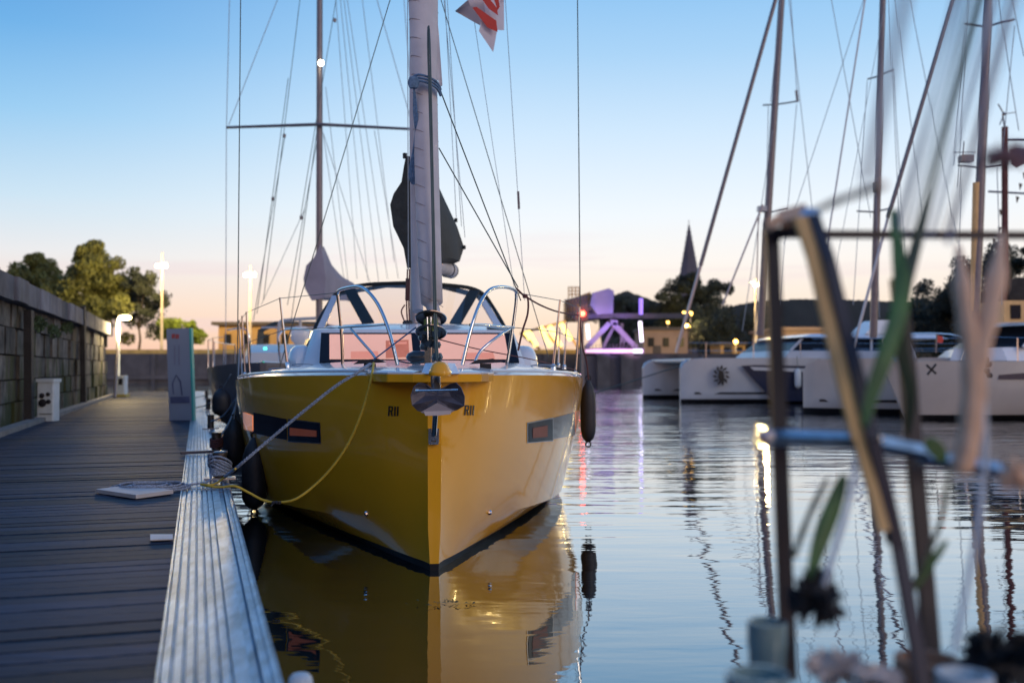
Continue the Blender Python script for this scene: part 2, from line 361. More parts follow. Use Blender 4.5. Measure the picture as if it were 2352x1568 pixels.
b = MB(); b.box(D(LEN / 2 - 7, WP / 2 + .06, .16), WP - .1, LEN + 14, .5, NN, U); b.box(D(LEN / 2 - 7, .012, .40), .02, LEN + 14, .10, NN, U); b.build('float', 'timber', pont)

# left quay wall of stone courses
wall = thing('quay_wall', D(15, 3.2, 0), 'old granite quay wall with pale coping stones left of the pontoon', 'wall')
ZT = 2.88; b = MB(); zc = -.4; ci = 0
hs = [.45, .39, .43, .37, .41, .45, .40]
WN = 3.12
for h in hs:
    s_ = -7 - random.random()
    while s_ < 36:
        l = random.uniform(.35, 1.0); e = random.uniform(-.05, .03)
        b.box(D(s_ + l / 2, WN + .35 - e / 2, zc + h / 2), .6 + e, l - .025, h - .022, NN, U); s_ += l
    zc += h
b.build('stonework', 'stone', wall)
b = MB(); b.box(D(14.5, WN + .75, (zc - .6) / 2), 1.1, 43, zc + .5, NN, U); b.build('mortar_core', 'timber', wall)
b = MB(); s_ = -7
while s_ < 36:
    l = random.uniform(.8, 1.5); e = random.uniform(-.02, .03)
    b.box(D(s_ + l / 2, WN + .33, (zc + ZT) / 2 + e * .15), .9 + e * 2, l - .03, ZT - zc, NN, U); s_ += l
cp = b.build('coping', 'coping', wall)
bv = cp.modifiers.new('bevel', 'BEVEL'); bv.width = .05; bv.segments = 2

def leaf_cloud(b, c, rad, n, size, flat=.9):
    c = V(c)
    for _ in range(n):
        d = V((random.gauss(0, 1), random.gauss(0, 1), random.gauss(0, 1))).normalized() * (random.random() ** .4)
        p = c + V((d.x * rad[0], d.y * rad[1], d.z * rad[2])); s = size * random.uniform(.5, 1.3)
        a = V((random.gauss(0, 1), random.gauss(0, 1), random.gauss(0, 1))).normalized(); e = a.orthogonal().normalized()
        b.ngon([p - a * s, p + e * s * .5, p + a * s, p - e * s * .5])
for (px, py, nl) in ((65, 700, 260), (105, 720, 420), (135, 745, 200), (215, 770, 200)):
    pass
for i, (s0, z0, lb) in enumerate(((20.4, 2.25, 'small green fern tuft under the coping near the first timber pile'), (22.3, 2.18, 'leafy green weed clump growing out of the wall below the coping'), (24.6, 2.35, 'far green weed tuft on the wall beside the second timber pile'))):
    b = MB(); leaf_cloud(b, D(s0, WN - .05, z0), (.09, .30, .15), 220, .04)
    tag(b.build('wall_plant', 'moss'), lb, 'plant', 'weeds growing on the quay wall')
# timber piles standing against the wall (leaning)
def pile(s0, lb, lean, top):
    t = thing('timber_pile', D(s0, 2.98, 0), lb, 'pile', 'timber piles against the quay wall')
    b = MB(); b.beam(D(s0, 2.98, -.4), D(s0 + lean, 3.02, top), .12, .30, side=NN); b.build('post', 'timber', t)
pile(18.8, 'dark timber pile on the wall behind the white power pedestal', .0, 2.42)
pile(27.4, 'taller dark leaning timber pile rising above the coping, right of the pedestal', -.3, 2.98)

# far quay on the other side
b = MB(); b.box((0, 94, 1.32), 260, 10, 2.64); fq = b.build('far_quay_wall', 'concrete'); tag(fq, 'long dark concrete quay wall across the far side of the basin', 'wall')
b = MB()
for x in range(-60, 80, 7): b.box((x, 88.9, 1.3), .35, .25, 2.7)
b.box((0, 88.85, .55), 258, .3, .35); b.build('fender_strip', 'concrete', fq)
b = MB(); b.quadgrid([[(-200, 89, 2.66), (200, 89, 2.66)], [(-400, 400, 2.66), (400, 400, 2.66)]]); tag(b.build('quay_road', 'asphalt'), kind='structure')
b = MB(); b.box((-44, 89.3, 2.84), 110, .5, .38); tag(b.build('quay_kerb', mat('sodium_lit_kerb', (.62, .42, .12), .8, var=.25, vs=1.5)), kind='structure')  # warm sodium light along the road edge, painted in as ochre

# hills far away
def hillstrip(name, pts, d, depth):
    b = MB(); rows = []
    xs = [p[0] for p in pts]; ys = [p[1] for p in pts]; fr = []; bk = []; ft = []
    x = pts[0][0]
    while x <= pts[-1][0]:
        y = itp(xs, ys, x) + random.uniform(-1.2, 1.2)
        q = P(x, y, d); fr.append(V((q.x, q.y - depth * .4, 1))); ft.append(q); bk.append(V((q.x, q.y + depth, q.z * .8))); x += 5
    b.quadgrid([fr, ft, bk]); o = b.build(name, 'hill', smooth=True); tag(o, kind='structure')
hillstrip('hill', [(1370, 690), (1440, 668), (1500, 690), (1560, 705), (1660, 706), (1740, 692), (1850, 686), (2000, 690), (2100, 694), (2400, 690)], 300, 60)

# ================================================================== trees
def tree(px, ytop, ybase, wpx, d, leafm, label, blobs, n, size, trunks=1, group='trees on the far quay', seed=1, zbase=2.66, name='tree'):
    random.seed(seed)
    base = P(px, ybase, d); base.z = zbase
    t = thing(name, base, label, 'tree', group)
    top = P(px, ytop, d).z; W = wpx * 1.18 / F * d; H = top - zbase
    tb = MB()
    fork = base + V((0, 0, H * .35)); tr = .016 * H
    tb.tube([base, base + V((.02 * H, 0, H * .18)), fork, base + V((-.01 * H, 0, H * .75))], [tr, tr * .8, tr * .65, tr * .2], 7)
    cb = MB()
    for (u, v, r) in blobs:
        c = base + V((u * W, random.uniform(-.3, .3) * W, v * H)); 
        tb.tube([fork - V((0, 0, H * .06)), (fork + c) / 2 + V((0, 0, H * .03)), c], [tr * .4, tr * .25, tr * .08], 5)
        for _ in range(11):
            cc = c + V((random.gauss(0, r * W * .62), random.gauss(0, r * W * .6), random.gauss(0, r * W * .5)))
            q = random.uniform(.35, .75); leaf_cloud(cb, cc, (r * W * q, r * W * q, r * W * q * .8), int(n / 8 * q * 2.0), size * .8)
    tb.build('trunk', 'bark', t, True); cb.build('crown', leafm, t)
    return t
tree(30, 600, 800, 120, 112, 'leaf', 'small thin-topped tree farthest left above the quay wall', [(-.2, .8, .16), (.1, .85, .15), (.3, .75, .16), (-.3, .6, .2), (0, .6, .25), (.25, .55, .2)], 800, .26, seed=2)
tree(105, 585, 800, 125, 108, 'leaf', 'broad rounded olive tree second from the left above the wall', [(0, .88, .17), (-.22, .75, .22), (.2, .76, .22), (0, .6, .3), (-.25, .5, .25), (.28, .5, .25)], 1700, .24, seed=3)
tree(208, 570, 800, 165, 102, 'leaf', 'tallest dense olive-green tree left of the lamp mast', [(0, .92, .14), (-.12, .82, .18), (.16, .8, .18), (-.25, .66, .22), (.08, .62, .28), (.3, .6, .2), (-.28, .45, .24), (.05, .42, .28), (.3, .38, .22)], 1900, .24, seed=4)
tree(318, 616, 800, 110, 100, 'leafd', 'airy dark tree beside the tall lamp mast', [(-.05, .88, .16), (-.28, .78, .16), (.22, .78, .16), (0, .62, .24), (.32, .6, .17), (-.3, .52, .2), (.1, .42, .22)], 620, .22, seed=5)
tree(405, 728, 801, 100, 100, 'leafg', 'low bright yellow-green tree behind the banner sign', [(-.3, .6, .18), (-.05, .8, .18), (.22, .76, .16), (.38, .5, .14), (0, .5, .2)], 600, .2, seed=6)
# right side
tree(1585, 628, 808, 135, 130, 'leafd', 'big dark spreading tree in front of the church spire', [(0, .86, .16), (-.25, .72, .2), (.28, .8, .16), (.1, .62, .26), (-.35, .5, .22), (.36, .55, .2), (0, .35, .26), (-.2, .25, .24), (.3, .2, .2)], 2000, .26, seed=8)
tree(1505, 700, 808, 110, 140, 'leafd', 'lower dark bushy tree left of the church tree', [(0, .8, .2), (-.25, .65, .24), (.28, .6, .24), (0, .4, .3), (-.2, .2, .3)], 1100, .26, seed=9)
tree(1675, 715, 808, 130, 120, 'leafd', 'dark bushy tree between the church and the first catamaran', [(0, .82, .2), (-.25, .65, .24), (.28, .62, .24), (0, .4, .3), (.3, .25, .3), (-.3, .2, .3)], 1300, .24, seed=10)
tree(1440, 672, 808, 120, 150, 'leafd', 'round dark tree behind the purple-lit bridge', [(0, .82, .2), (-.25, .68, .24), (.28, .66, .24), (0, .4, .34)], 1400, .28, seed=11)
tree(2110, 690, 820, 120, 85, 'leafd', 'lowest tree of the row rising behind the right-hand yacht', [(0, .82, .22), (-.3, .6, .24), (.3, .65, .26), (0, .4, .34), (.3, .3, .3)], 1300, .2, seed=12, group='trees on the right bank')
tree(2190, 640, 820, 130, 80, 'leafd', 'middle tree of the row rising behind the right-hand mast', [(0, .86, .18), (-.28, .7, .22), (.3, .72, .22), (0, .5, .34), (.3, .3, .3), (-.3, .3, .3)], 1700, .19, seed=13, group='trees on the right bank')
tree(2300, 570, 820, 170, 74, 'leafd', 'tallest dark tree at the right edge of the picture', [(-.1, .8, .18), (.3, .9, .14), (-.3, .68, .22), (.3, .7, .24), (0, .5, .34), (.3, .35, .3), (-.3, .3, .3)], 2200, .18, seed=14, group='trees on the right bank')
random.seed(21)

# church spire
cb_ = P(1583, 640, 210); t = thing('church', V((cb_.x, cb_.y, 2.66)), 'dark pointed church spire rising behind the big tree', 'church')
w_ = 1.95
def ngonring(c, r, n=8, z=0, ph=math.pi / 8): return [V((c.x + r * math.cos(2 * math.pi * k / n + ph), c.y + r * math.sin(2 * math.pi * k / n + ph), z)) for k in range(n)]
zt = P(1583, 515, 210).z; zs = P(1583, 634, 210).z
b = MB(); b.loft([ngonring(cb_, 2.1, 8, zs), ngonring(cb_, 1.0, 8, lerp(zs, zt, .55)), ngonring(cb_, .12, 8, zt)]);
for k in range(8):
    for j in range(9):
        f = j / 10 + .05; rr = lerp(2.1, .1, f ** .95); a_ = 2 * math.pi * k / 8 + math.pi / 8
        b.ball((cb_.x + rr * math.cos(a_), cb_.y + rr * math.sin(a_), lerp(zs, zt, f)), .16, 6)
b.build('spire', 'church', t)
b = MB(); b.box((cb_.x, cb_.y, (2.66 + zs) / 2), 3.8, 3.8, zs - 2.66); b.build('tower', 'church', t)
b = MB(); b.tube([(cb_.x, cb_.y, zt - .2), (cb_.x, cb_.y, zt + .9)], .05, 5); b.box((cb_.x, cb_.y, zt + .6), .5, .07, .07); b.build('cross', 'church', t)

# buildings on the quay
def building(name, x0, x1, ytop, d, depth, wm, label, roof='roofd', over=.6, wins=0):
    a = P(x0, ytop, d); c = P(x1, ytop, d); z1 = a.z
    t = thing(name, V(((a.x + c.x) / 2, d, 2.66)), label, 'building')
    b = MB(); b.box(((a.x + c.x) / 2, d + depth / 2, (z1 - .3 + 2.66) / 2), c.x - a.x, depth, z1 - .3 - 2.66); b.build('wall', wm, t)
    b = MB(); b.box(((a.x + c.x) / 2, d + depth / 2, z1 - .13), c.x - a.x + over * 2, depth + over * 2, .34); b.build('roof', roof, t)
    for k in range(wins):
        x = lerp(a.x, c.x, (k + .5) / wins); b = MB(); b.box((x, d - .03, lerp(2.66, z1, .5)), .7, .12, (z1 - 2.66) * .3); b.build('window', 'darkglass', t)
    b = MB(); b.box((lerp(a.x, c.x, .3), d - .03, 3.3), .9, .1, 1.3); b.build('door', 'roofd', t)
    return t
building('warehouse', 502, 720, 740, 104, 9, 'ochre', 'low ochre warehouse with dark flat roof behind the moored yachts', wins=5)
building('harbour_building', 1478, 1580, 752, 115, 8, 'pale', 'small pale building with a flat roof left of the church tree', wins=3, over=.2)
building('boat_shed', 1790, 1900, 752, 105, 12, 'pale', 'long pale shed behind the cabin of the first catamaran', roof='pale', over=.3, wins=2)
building('yellow_kiosk', 1655, 1712, 786, 110, 6, 'ochre', 'tiny ochre kiosk lit warm between trees and catamaran', wins=2, over=.2)

# lamps
def point(loc, power, color, r=.25):
    l = bpy.data.lights.new('lamp_light', 'POINT'); l.energy = power; l.color = color; l.shadow_soft_size = r
    o = bpy.data.objects.new('lamp_light', l); COL.objects.link(o); o.location = loc; return o
M['lampwarm'] = emis('lit_lamp_warm', (1, .80, .5), 14)
M['lampyel'] = emis('lit_lamp_yellow', (1, .60, .14), 3.5)
def high_mast(px, ylamp, ybase, ytop, d, label, two=True):
    base = P(px, ybase, d); base.z = 2.66; lz = P(px, ylamp, d).z; tz = P(px, ytop, d).z
    t = thing('lamp_mast', base, label, 'street lamp', 'tall lamps lit along the far quay')
    b = MB(); b.tube([base, V((base.x, base.y, tz))], [.16, .07], 8); b.build('pole', 'concretel', t, True)
    b = MB(); b.box((base.x, base.y, lz + .25), 1.0, .12, .12); b.build('crossarm', 'steel', t)
    for s in ((-.36, .36) if two else (0,)):
        b = MB(); b.ball((base.x + s, base.y - .2, lz), .24, 12, sq=(1, .7, .8)); b.build('lamp_head', 'lampwarm', t, True)
    l = point((base.x, base.y - 3.0, lz - .6), 4200, (1, .66, .24), .5); l.parent = t; l.location = l.location - t.location
high_mast(371, 611, 803, 580, 96, 'tall lamp mast with two bright lamps beside the trees')
high_mast(574, 632, 803, 610, 95, 'tall glowing lamp mast behind the ochre warehouse rigging')
high_mast(1736, 655, 806, 640, 96, 'lit lamp mast left of the first catamaran mast', False)
for (x, y, d, lb) in ((1560, 757, 125, 'lit round lamp low in the church tree'),):
    pass
for i, (x, y, d, r, lb) in enumerate(((1578, 751, 122, .55, 'largest low yellow lamp glowing through the church tree'), (1586, 720, 124, .42, 'yellow lamp glowing highest on the right in the church tree'), (1571, 718, 124, .30, 'fainter amber lamp beside the highest one in the church tree'),
        (1534, 740, 124, .28, 'amber lamp on the left side of the church tree'), (1690, 785, 100, .34, 'yellow quay lamp just left of the first catamaran cabin'))):
    p = P(x, y, d); t = thing('street_lamp', V((p.x, p.y, 2.66)), lb, 'street lamp', 'small yellow lamps among the trees')
    b = MB(); b.ball(p, r * .7, 10); b.build('globe', 'lampyel', t, True)
    b = MB(); b.tube([V((p.x, p.y, 2.66)), p], .06, 6); b.build('pole', 'darkmast', t)
point(P(1690, 770, 99), 1200, (1, .7, .25)); point(P(1578, 745, 121), 1500, (1, .7, .3))

# ================================================================== lifting bridge
DB = 84
br = thing('lift_bridge', V((P(1400, 800, DB).x, DB, 0)), 'steel bascule bridge lit purple and yellow behind the yellow yacht', 'bridge')
M['litpurple'] = emis('purple_floodlit_strip', (.30, .18, .9), 1.0); M['litpink'] = emis('pink_floodlit_strip', (1, .55, .8), 1.0); M['lityel'] = emis('yellow_lit_tube', (1, .78, .20), 1.8); M['litwhite'] = emis('white_tube', (.85, .8, 1), 2.2)
b = MB()
for dd in (0, 6):
    b = MB()
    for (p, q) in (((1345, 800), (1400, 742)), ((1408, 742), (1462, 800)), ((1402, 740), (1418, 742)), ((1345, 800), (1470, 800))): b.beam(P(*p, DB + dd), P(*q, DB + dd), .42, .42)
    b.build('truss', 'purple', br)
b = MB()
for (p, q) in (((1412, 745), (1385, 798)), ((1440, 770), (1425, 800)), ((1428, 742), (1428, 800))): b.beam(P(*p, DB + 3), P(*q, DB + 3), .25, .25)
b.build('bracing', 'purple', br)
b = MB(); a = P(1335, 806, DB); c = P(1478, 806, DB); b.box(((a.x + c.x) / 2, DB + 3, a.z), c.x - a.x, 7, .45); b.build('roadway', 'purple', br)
b = MB(); a = P(1340, 724, DB); c = P(1590, 724, DB); b.box(((a.x + c.x) / 2, DB + 1, a.z), c.x - a.x, .6, .42); b.build('top_beam', 'bridgedark', br)
b = MB(); a = P(1368, 662, DB); c = P(1405, 725, DB); q = P(1415, 700, DB)
b.prism([P(1362, 672, DB), P(1398, 662, DB), P(1410, 668, DB), P(1408, 720, DB), P(1372, 722, DB), P(1356, 700, DB)], (0, 4, 0)); b.build('counterweight', 'purple', br)
b = MB(); b.prism([P(1300, 690, DB + 2), P(1356, 670, DB + 2), P(1362, 700, DB + 2), P(1350, 735, DB + 2), P(1300, 735, DB + 2)], (0, 4, 0)); b.build('machine_house', 'bridgeyel', br)
b = MB()
for k in range(9):
    x = 1298 + k * 7; b.beam(P(x, 690 - k * 2, DB + 1.8), P(x + 7, 735, DB + 1.8), .07, .07); b.beam(P(x + 7, 688 - k * 2, DB + 1.8), P(x, 735, DB + 1.8), .07, .07)
for y in (690, 705, 720, 735): b.beam(P(1296, y, DB + 1.7), P(1362, y - 12 * (y < 700), DB + 1.7), .12, .1)
b.build('lattice', 'bridgedark', br)
b = MB()
for k in range(16):
    x = 1345 + k * 8; b.beam(P(x, 800, DB - 1), P(x, 790, DB - 1), .05, .05)
b.beam(P(1345, 790, DB - 1), P(1470, 790, DB - 1), .06, .06); b.build('parapet', 'bridgedark', br)
b = MB()
for x in range(1306, 1338, 8): b.tube([P(x, 690, DB + 2), P(x, 658, DB + 2)], .05, 4)
for y in (660, 668, 676): b.tube([P(1306, y, DB + 2), P(1332, y, DB + 2)], .05, 4)
b.build('handrail', 'bridgeyel', br)
for (p, q, m_, r) in (((1349, 745), (1352, 778), 'litwhite', .12), ((1470, 738), (1474, 785), 'litwhite', .14), ((1472, 685), (1472, 722), 'litpurple', .16), ((1345, 806), (1476, 806), 'litpink', .12), ((1455, 806), (1475, 806), 'litwhite', .15)):
    b = MB(); b.tube([P(*p, DB - .6), P(*q, DB - .6)], r, 8); b.build('light_strip', m_, br)
for (p, q) in (((1242, 750), (1265, 795)), ((1213, 760), (1232, 795)), ((1262, 748), (1288, 796)), ((1288, 742), (1312, 780)), ((1206, 762), (1218, 780))):
    b = MB(); b.tube([P(*p, DB - 4), P(*q, DB - 4)], .2, 8); b.build('lit_tube', 'lityel', br)
b = MB()
for (p, q) in (((1195, 765), (1300, 738)), ((1195, 802), (1330, 802)), ((1195, 765), (1240, 802)), ((1240, 752), (1290, 802)), ((1290, 740), (1330, 802)), ((1330, 700), (1330, 802))): b.beam(P(*p, DB - 4), P(*q, DB - 4), .2, .2)
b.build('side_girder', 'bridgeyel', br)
b = MB(); a = P(1335, 806, DB); c = P(1500, 806, DB)
b.box((lerp(a.x, c.x, .5), DB + 1, 1.2), c.x - a.x, 7, 2.4); b.build('pier', 'bridgedark', br)
for x in (1386, 1440):
    b = MB(); p = P(x, 800, DB - 2.7); b.box((p.x, p.y, 1.2), 1.0, .6, 2.7); b.build('bumper', 'concrete', br)
def flood(loc, tgt, power, color):
    l = bpy.data.lights.new('flood_light', 'SPOT'); l.energy = power; l.color = color; l.shadow_soft_size = .3; l.spot_size = R_(46); l.spot_blend = .5
    o = bpy.data.objects.new('flood_light', l); COL.objects.link(o); o.location = loc; o.rotation_euler = (V(tgt) - V(loc)).to_track_quat('-Z', 'Y').to_euler(); o.parent = br; o.location = o.location - br.location
flood(P(1400, 800, DB - 6), P(1400, 755, DB + 3), 800, (.62, .30, 1)); flood(P(1455, 800, DB - 6), P(1445, 765, DB + 3), 700, (1, .5, .85)); flood(P(1385, 745, DB - 6), P(1385, 690, DB + 3), 1100, (.35, .25, 1)); flood(P(1290, 790, DB - 9), P(1310, 710, DB + 3), 1400, (1, .62, .2))

# unseen right-hand bank: wall and trees added for reflections in the glossy bow
b = MB(); b.box((80, 40, 1.32), 4, 98, 2.64); tag(b.build('right_quay_wall', 'concrete'), 'dark quay wall added along the unseen right bank for its reflection', 'wall')
b = MB(); b.box((110, 40, 1.2), 56, 98, 2.9); tag(b.build('right_quay_ground', 'asphalt'), kind='structure')
src_ = [o for o in bpy.data.objects if o.get('category') == 'tree' and o.get('group') == 'trees on the right bank']
for k in range(9):
    c = copy_tree(src_[k % 3]); c.location = (88 + 5 * (k % 2), 2 + k * 10.5, 2.66); c.rotation_euler = (0, 0, k * 1.3); c.scale = (1.5, 1.5, 1.3); c['label'] = '%s dark tree of the row added on the unseen right bank for reflections' % ('first', 'second', 'third', 'fourth', 'fifth', 'sixth', 'seventh', 'eighth', 'ninth')[k]
high_mast(1176 + int(F * 1.02), 640, 803, 620, 66, 'lamp mast on the right bank, nearer of the two outside the picture')
high_mast(1176 + int(F * 1.35), 560, 803, 530, 50, 'lamp mast on the right bank, farther right outside the picture')
# red signal
p = P(1338, 720, 60); t = thing('signal_light', V((p.x, p.y, 0)), 'glowing red signal light in front of the bridge', 'signal light')
b = MB(); b.ball(p, .17, 12); b.build('lamp', emis('red_lamp', (1, .06, .03), 16), t, True)
b = MB(); b.tube([V((p.x, p.y, -.5)), p + V((0, .25, .2))], .09, 7); b.build('pole', 'darkmast', t)
b = MB(); b.box(p + V((0, .3, 0)), .7, .25, .9); b.build('housing', 'darkmast', t)

# ================================================================== helper for a generic yacht hull
def hull_rings(fr, st, hb, hc, zc, zd, zk=-.35, boot=.07, nseg=5):
    """fr(a, r, z) -> world; returns rings from right deck edge over keel to left deck edge"""
    rings = []
    for i, a in enumerate(st):
        side = []
        for t in [k / nseg for k in range(nseg + 1)]:
            z = lerp(zd[i], zc[i], t); fl = (1 - t) ** .0
            r = lerp(hb[i], hc[i], t ** 1.45); side.append((r, z))
        zb = min(boot, zc[i] - .01); kk = (zc[i] - zb) / (zc[i] - zk)
        side.append((lerp(hc[i], hc[i] * .15, kk * .9), zb)); side.append((hc[i] * .5, (zb + zk) / 2 - .05)); side.append((0, zk))
        ring = [fr(a, r, z) for r, z in side] + [fr(a, -r, z) for r, z in reversed(side[:-1])]
        rings.append(ring)
    return rings

# ================================================================== YELLOW YACHT
B0 = V((-.555, 7.15, 0)); AA = V((-.1367, .9906, 0)); RR = V((.9906, .1367, 0))
def W(a, r, z): return B0 + AA * a + RR * r + V((0, 0, z))
yy = thing('yellow_yacht', W(5.5, 0, 0), 'large glossy yellow sailing yacht moored bow-on beside the pontoon', 'sailing yacht')
st = [0, .12, .25, .5, .8, 1.2, 1.6, 2.1, 2.7, 3.4, 4.2, 5, 6.5, 8, 10, 11.8]
HBX = [0, .12, .25, .5, 1, 1.5, 2, 3, 4, 5, 6.5, 8, 10, 11.8]
HBY = [.05, .17, .30, .50, .84, 1.12, 1.36, 1.72, 1.93, 2.05, 2.12, 2.12, 2.08, 2.0]
HCY = [.045, .10, .19, .34, .62, .88, 1.10, 1.47, 1.70, 1.83, 1.92, 1.9, 1.8, 1.7]
ZCX = [0, .5, 1, 2, 3, 4, 6, 12]; ZCY = [.29, .27, .25, .19, .13, .10, .09, .12]
ZDX = [0, 1, 2, 3, 4, 5, 12]; ZDY = [1.39, 1.385, 1.37, 1.345, 1.31, 1.28, 1.20]
hb = [itp(HBX, HBY, a) for a in st]; hc = [itp(HBX, HCY, a) for a in st]; zc_ = [itp(ZCX, ZCY, a) for a in st]; zd = [itp(ZDX, ZDY, a) for a in st]
def smooth_list(xs, ys, dense):
    return ys
rings = hull_rings(W, st, hb, hc, zc_, zd, boot=.048)
hm = MB(); n0 = len(rings[0]); base = 0
hm.quadgrid(rings, 0, False)
nrow = n0 - 1
for i in range(len(st) - 1):
    for j in range(nrow):
        if 6 <= j <= nrow - 7: hm.m[i * nrow + j] = 1
# bow cap and transom
r0 = rings[0]; half = n0 // 2
for j in range(half):
    mi = 1 if j >= 6 else 0
    if j + 1 == half: hm.ngon([r0[j], r0[j + 1], r0[n0 - 1 - j]], mi)
    else: hm.ngon([r0[j], r0[j + 1], r0[n0 - 2 - j], r0[n0 - 1 - j]], mi)
hm.ngon(rings[-1], 0)
hull = hm.build('hull', ['yellow', 'boot'], yy, True, angle=24)
# bvh for things laid on the hull
tv = []; tf = []
for i, r in enumerate(rings):
    tv += r
for i in range(len(rings) - 1):
    for j in range(nrow):
        tf.append((i * n0 + j, i * n0 + j + 1, (i + 1) * n0 + j + 1, (i + 1) * n0 + j))
hb_bvh = BVHTree.FromPolygons(tv, tf)
CAMP = V((0, 0, CAMZ))
def onhull(x, y, off=.004):
    for k in range(30):
        d = (P(x, y, 10) - CAMP).normalized(); loc, nor, idx, dist = hb_bvh.ray_cast(CAMP, d)
        if loc is not None:
            if nor.dot(d) > 0: nor = -nor
            return loc + nor * off
        x += 1 if x < 950 else -1
    return P(x, y, 11)
def decal(q, name, m_, nx=8, ny=4, off=.004, parent=None, build=True, mb=None):
    b = mb or MB(); rows = []
    for j in range(ny + 1):
        t = j / ny; l = (lerp(q[0][0], q[3][0], t), lerp(q[0][1], q[3][1], t)); r = (lerp(q[1][0], q[2][0], t), lerp(q[1][1], q[2][1], t))
        rows.append([onhull(lerp(l[0], r[0], k / nx), lerp(l[1], r[1], k / nx), off) for k in range(nx + 1)])
    b.quadgrid(rows)
    return b.build(name, m_, parent or hull, True) if build else b
decal([(583, 947), (659, 962), (660, 1010), (583, 994)], 'side_stripe', 'stripe')
decal([(662, 961), (736, 970), (738, 1018), (662, 1014)], 'port_rim', 'steel', off=.004)
decal([(664, 963), (734, 972), (736, 1016), (664, 1012)], 'port_window', 'frame', off=.008)
decal([(668, 981), (730, 988), (730, 1002), (668, 999)], 'port_pane', 'portglass', off=.012)
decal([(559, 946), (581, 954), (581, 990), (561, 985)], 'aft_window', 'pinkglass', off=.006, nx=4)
decal([(1210, 970), (1270, 958), (1270, 1012), (1210, 1017)], 'port_rim', 'steel')
decal([(1213, 972), (1268, 961), (1268, 1010), (1213, 1015)], 'port_window', 'frame', off=.008)
decal([(1221, 982), (1255, 976), (1255, 1002), (1221, 1005)], 'port_pane', 'portglass', off=.012, nx=4)
decal([(1270, 959), (1320, 946), (1320, 998), (1270, 1008)], 'side_stripe', mat('light_hull_stripe', (.10, .09, .09), .3, coat=.3), nx=6)
decal([(1321, 945), (1331, 942), (1330, 995), (1321, 998)], 'aft_window', 'pinkglass', off=.006, nx=2)
# lettering R I I
def letters(x0, y0, w_, h_, slant, name):
    b = MB()
    def q(pts):   # pts in unit box, y down
        pp = [(x0 + (u + slant * (1 - v)) * w_, y0 + v * h_) for u, v in pts]; decal(pp, '', '', 2, 2, .005, build=False, mb=b)
    q([(0, 0), (.14, 0), (.14, 1), (0, 1)]); q([(.14, 0), (.38, .02), (.38, .14), (.14, .12)]); q([(.30, .06), (.42, .08), (.42, .44), (.30, .44)]); q([(.14, .42), (.40, .42), (.38, .55), (.14, .55)]); q([(.22, .55), (.34, .55), (.46, 1), (.32, 1)])
    q([(.54, 0), (.68, .06), (.68, .55), (.54, .5)]); q([(.54, .5), (.68, .55), (.70, 1), (.56, 1)]); q([(.80, 0), (.94, .06), (.94, .55), (.80, .5)]); q([(.80, .5), (.94, .55), (.96, 1), (.82, 1)])
    b.build(name, 'letter', hull)
letters(892, 932, 25, 23, .06, 'lettering'); letters(1065, 930, 23, 23, .10, 'lettering')
for (x, y) in ((842, 1179), (1124, 1176)):
    c = onhull(x, y, .0); nrm = (CAMP - c).normalized(); b = MB(); b.lathe(c, [(.022, 0), (.02, .015), (.008, .025)], 12, axis=nrm); b.build('skin_fitting', 'chrome', hull, True)
# deck
rows = []
for i, a in enumerate(st[1:]):
    h = hb[i + 1]; z = zd[i + 1]; cam_ = .02 + .13 * min(1, a / 2.4)
    row = []
    for k in range(-8, 9):
        u = k / 8; zz = z + .012 + cam_ * (1 - abs(u) ** 3.2)
        row.append(W(a, u * (h - .0), zz if abs(u) < 1 else z - .004))
    rows.append(row)
dk = MB(); dk.quadgrid(rows); deck = dk.build('deck', 'white', yy, True, angle=60)
# toe rail
for s in (-1, 1):
    b = MB(); b.tube([W(a, s * (hb[i] - .03), zd[i] + .035) for i, a in enumerate(st) if a >= .5], .014, 6); b.build('toe_rail', 'white', yy, True)
# bow plate (yellow lip) and bowsprit nose
b = MB()
out = [W(.55, .50, 0), W(.25, .42, 0), W(.02, .34, 0), W(-.10, .16, 0), W(-.14, 0, 0), W(-.10, -.16, 0), W(.02, -.34, 0), W(.25, -.42, 0), W(.55, -.50, 0)]
b.loft([[p + V((0, 0, 1.345)) for p in out], [p + V((0, 0, 1.40)) for p in out]]); bp_ = b.build('bow_plate', 'yellow', yy)
mo = bp_.modifiers.new('bevel', 'BEVEL'); mo.width = .015; mo.segments = 3
b = MB(); out2 = [lerp(W(.3, 0, 0), p, .985) for p in out]; b.loft([[p + V((0, 0, 1.401)) for p in out2], [p + V((0, 0, 1.412)) for p in out2]]); b.build('bow_plate_top', 'white', yy)
nc = P(1011, 863, 6.72)
b = MB()
def rr_(c, hx, hy, z, n=20, e=.62): return [V((c.x + hx * (abs(math.cos(q)) ** e) * math.copysign(1, math.cos(q)), c.y + hy * (abs(math.sin(q)) ** e) * math.copysign(1, math.sin(q)), z)) for q in [2 * math.pi * k / n for k in range(n)]]
b.loft([rr_(nc, .072, .12, nc.z), rr_(nc, .076, .125, nc.z + .012), rr_(nc, .073, .12, nc.z + .032), rr_(nc, .054, .10, nc.z + .074), rr_(nc, .038, .07, nc.z + .093), rr_(nc, .012, .03, nc.z + .098)]); b.build('bowsprit_nose', 'yellow', yy, True)
for s in (-1, 1):
    b = MB(); c = P(1011 + s * 28, 848, 6.95)
    b.prism([P(1011 + s * 20, 858, 6.95), P(1011 + s * 44, 858, 7.05), P(1011 + s * 34, 834, 7.2), P(1011 + s * 18, 833, 7.1)], (0, .2, -.01)); b.build('stem_fitting', 'white', yy)
